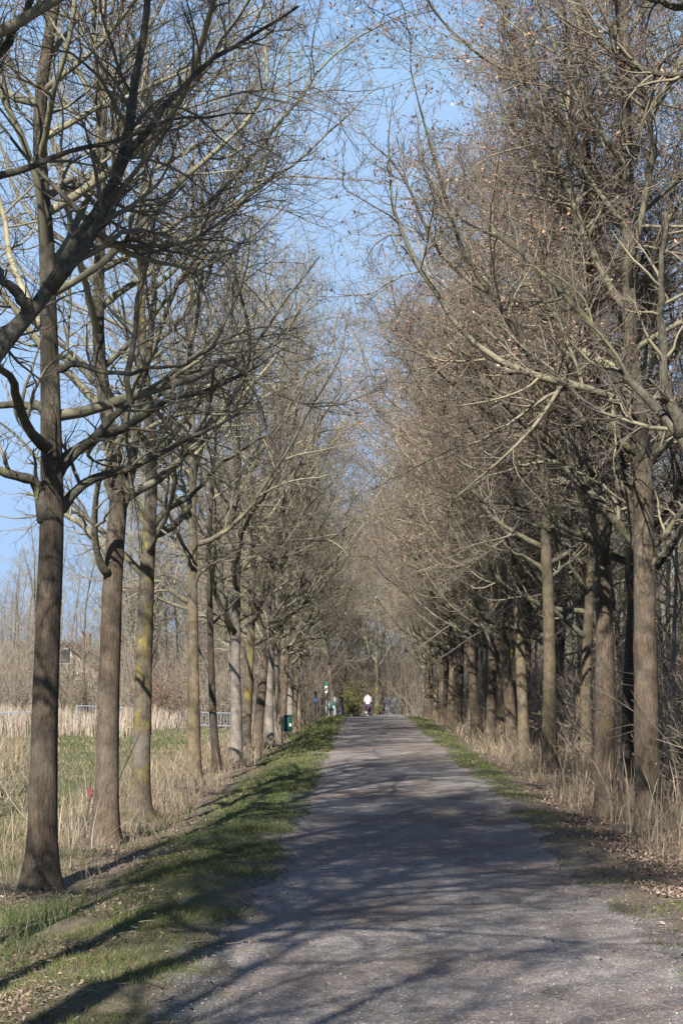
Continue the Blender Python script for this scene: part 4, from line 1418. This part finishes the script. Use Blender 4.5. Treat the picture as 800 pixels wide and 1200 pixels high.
# dark shed
p = base(-12.2, 108)
t = thing('shed', 'small black shed behind the pale blue railing', 'shed', p)
b = bmesh.new(); box(b, (0, 0, 0.65), (0.9, 1.2, 1.3), 0, 0.01); bm_obj('wall', b, M['black'], t)
b = bmesh.new(); box(b, (0, 0, 1.36), (1.1, 1.4, 0.10), 0, 0.01); bm_obj('roof', b, M['navy'], t)
b = bmesh.new(); box(b, (0, -0.615, 0.55), (0.5, 0.03, 1.0)); bm_obj('door', b, M['navy'], t)

# stake with a red ribbon beside the second trunk
p = base(-3.74, 23.4)
t = thing('marker_stake', 'crooked brown stake with a red ribbon tied to it beside the second trunk', 'stake', p)
b = bmesh.new(); pole(b, [(-0.06, 0, -0.1), (-0.045, 0, 0.25), (0.0, 0, 0.5), (0.012, 0, 0.72), (0.02, 0, 0.95)], [0.022, 0.02, 0.016, 0.014, 0.008]); bm_obj('stick', b, M['bark'], t)
b = bmesh.new(); pole(b, [(0.006, 0, 0.60), (0.012, 0, 0.69)], 0.019); box(b, (0.022, -0.016, 0.60), (0.012, 0.005, 0.09), 0.3); bm_obj('ribbon', b, M['red'], t)


# ------------------------------------------------------------------ cyclist
def skin(name, verts, edges, radii, mat, parent, sub=1, root=0):
    me = bpy.data.meshes.new(name)
    me.from_pydata(verts, edges, [])
    o = link(name, me, parent)
    md = o.modifiers.new('skin', 'SKIN')
    sv = me.skin_vertices[0].data
    for i_, rv in enumerate(radii):
        sv[i_].radius = rv if isinstance(rv, tuple) else (rv, rv)
    sv[root].use_root = True
    o.modifiers.new('sub', 'SUBSURF').levels = sub
    o.modifiers['sub'].render_levels = sub
    me.materials.append(mat)
    dg = bpy.context.evaluated_depsgraph_get()
    ev = o.evaluated_get(dg)
    me2 = bpy.data.meshes.new_from_object(ev)
    o.modifiers.clear()
    o.data = me2
    for p_ in me2.polygons:
        p_.use_smooth = True
    if not me2.materials:
        me2.materials.append(mat)
    return o


CX, CY = 0.20, 106.5
cz = float(height(CX, CY, False)) + 0.025
bike = thing('bicycle', 'bicycle with a red rear light ridden away along the path', 'bicycle', (CX, CY, cz))


def wheel(y0):
    b = bmesh.new()
    for k in range(28):
        pass
    a = np.linspace(0, 2 * np.pi, 33)
    ring = [(0, y0 + 0.345 * math.cos(q), 0.345 + 0.345 * math.sin(q) - 0.0) for q in a]
    pole(b, ring, 0.022, 8)
    wh = bm_obj('tyre', b, M['rubber'], None, True)
    b = bmesh.new()
    ring = [(0, y0 + 0.318 * math.cos(q), 0.345 + 0.318 * math.sin(q)) for q in a]
    pole(b, ring, 0.010, 6)
    for k in range(16):
        q = k * math.pi / 8
        pole(b, [(0, y0, 0.345), (0, y0 + 0.315 * math.cos(q), 0.345 + 0.315 * math.sin(q))], 0.0022, 4)
    pole(b, [(-0.05, y0, 0.345), (0.05, y0, 0.345)], 0.025, 8)
    e = bpy.data.objects.new('wheel', None)
    COL.objects.link(e)
    e.parent = bike
    wh.parent = e
    bm_obj('rim', b, M['steel'], e, True)


wheel(-0.52)
wheel(0.54)
b = bmesh.new()
for pts, rd in (([(0, -0.10, 0.30), (0, -0.26, 0.86)], 0.016), ([(0, -0.10, 0.30), (0, 0.38, 0.82)], 0.019), ([(0, -0.24, 0.80), (0, 0.36, 0.90)], 0.016),
                ([(0, 0.35, 0.98), (0, 0.40, 0.76), (0, 0.54, 0.345)], 0.017), ([(0.03, -0.52, 0.345), (0.03, -0.10, 0.30)], 0.01), ([(-0.03, -0.52, 0.345), (-0.03, -0.10, 0.30)], 0.01),
                ([(0.03, -0.52, 0.345), (0.02, -0.24, 0.80)], 0.009), ([(-0.03, -0.52, 0.345), (-0.02, -0.24, 0.80)], 0.009)):
    pole(b, pts, rd, 8)
bm_obj('frame', b, M['navy'], bike, True)
b = bmesh.new(); pole(b, [(-0.24, 0.22, 1.05), (-0.18, 0.33, 1.06), (0, 0.36, 1.02), (0.18, 0.33, 1.06), (0.24, 0.22, 1.05)], 0.014, 8); bm_obj('handlebar', b, M['black'], bike, True)
b = bmesh.new(); box(b, (0, -0.27, 0.90), (0.15, 0.25, 0.06), 0, 0.025); bm_obj('saddle', b, M['black'], bike, True)
b = bmesh.new(); box(b, (0, -0.53, 0.80), (0.09, 0.04, 0.07), 0, 0.012); box(b, (0, -0.40, 0.78), (0.02, 0.28, 0.02)); bm_obj('rear_light', b, M['lamp_red'], bike)
b = bmesh.new(); pole(b, [(-0.06, -0.10, 0.30), (0.06, -0.10, 0.30)], 0.014, 8)
pole(b, [(0.06, -0.10, 0.30), (0.06, -0.14, 0.14)], 0.010, 6); pole(b, [(-0.06, -0.10, 0.30), (-0.06, -0.06, 0.46)], 0.010, 6)
box(b, (0.12, -0.14, 0.14), (0.10, 0.07, 0.02)); box(b, (-0.12, -0.06, 0.46), (0.10, 0.07, 0.02))
bm_obj('crank', b, M['steel'], bike)

pr_ = thing('person', 'cyclist seen from behind in white shirt, dark trousers and dark helmet', 'person', (CX, CY, cz))
bv = [(0, -0.25, 0.98), (0, -0.22, 1.12), (0, -0.12, 1.32), (0, -0.04, 1.47), (0, -0.02, 1.55), (0, 0.0, 1.63), (0, 0.01, 1.74),
      (0.15, -0.05, 1.44), (0.20, 0.0, 1.20), (0.22, 0.20, 1.07), (-0.15, -0.05, 1.44), (-0.20, 0.0, 1.20), (-0.22, 0.20, 1.07),
      (0.10, -0.20, 0.94), (0.12, 0.12, 0.62), (0.12, -0.13, 0.22), (0.12, -0.02, 0.165),
      (-0.10, -0.20, 0.94), (-0.12, 0.17, 0.84), (-0.12, -0.06, 0.54), (-0.12, 0.06, 0.49)]
be = [(0, 1), (1, 2), (2, 3), (3, 4), (4, 5), (5, 6), (3, 7), (7, 8), (8, 9), (3, 10), (10, 11), (11, 12), (0, 13), (13, 14), (14, 15), (15, 16), (0, 17), (17, 18), (18, 19), (19, 20)]
br = [(0.135, 0.105), (0.125, 0.095), (0.145, 0.105), (0.115, 0.085), 0.055, 0.085, 0.085, 0.06, 0.042, 0.035, 0.06, 0.042, 0.035, 0.09, 0.062, 0.042, 0.035, 0.09, 0.062, 0.042, 0.035]
skin('body', bv, be, br, M['skin'], pr_)
sv_ = [(0, -0.25, 0.99), (0, -0.22, 1.12), (0, -0.12, 1.32), (0, -0.04, 1.47), (0.155, -0.05, 1.44), (0.203, 0.0, 1.20), (0.22, 0.14, 1.10), (-0.155, -0.05, 1.44), (-0.203, 0.0, 1.20), (-0.22, 0.14, 1.10)]
skin('shirt', sv_, [(0, 1), (1, 2), (2, 3), (3, 4), (4, 5), (5, 6), (3, 7), (7, 8), (8, 9)], [(0.165, 0.13), (0.155, 0.125), (0.175, 0.135), (0.14, 0.105), 0.075, 0.058, 0.05, 0.075, 0.058, 0.05], M['shirt'], pr_)
tv_ = [(0, -0.25, 0.96), (0.10, -0.20, 0.94), (0.12, 0.12, 0.63), (0.12, -0.11, 0.26), (-0.10, -0.20, 0.94), (-0.12, 0.17, 0.85), (-0.12, -0.04, 0.57)]
skin('trousers', tv_, [(0, 1), (1, 2), (2, 3), (0, 4), (4, 5), (5, 6)], [(0.165, 0.13), 0.115, 0.085, 0.06, 0.115, 0.085, 0.06], M['trouser'], pr_)
for (x_, y_, z_) in ((0.12, -0.10, 0.185), (-0.12, -0.02, 0.505)):
    b = bmesh.new(); box(b, (x_, y_, z_), (0.09, 0.27, 0.09), 0, 0.03); bm_obj('shoe', b, M['white'], pr_, True)
b = bmesh.new()
bmesh.ops.create_uvsphere(b, u_segments=16, v_segments=10, radius=0.125)
for v in list(b.verts):
    v.co = (v.co.x * 0.92, v.co.y * 1.15 + 0.01, max(v.co.z, -0.075) + 1.715)
bm_obj('helmet', b, M['black'], pr_, True)
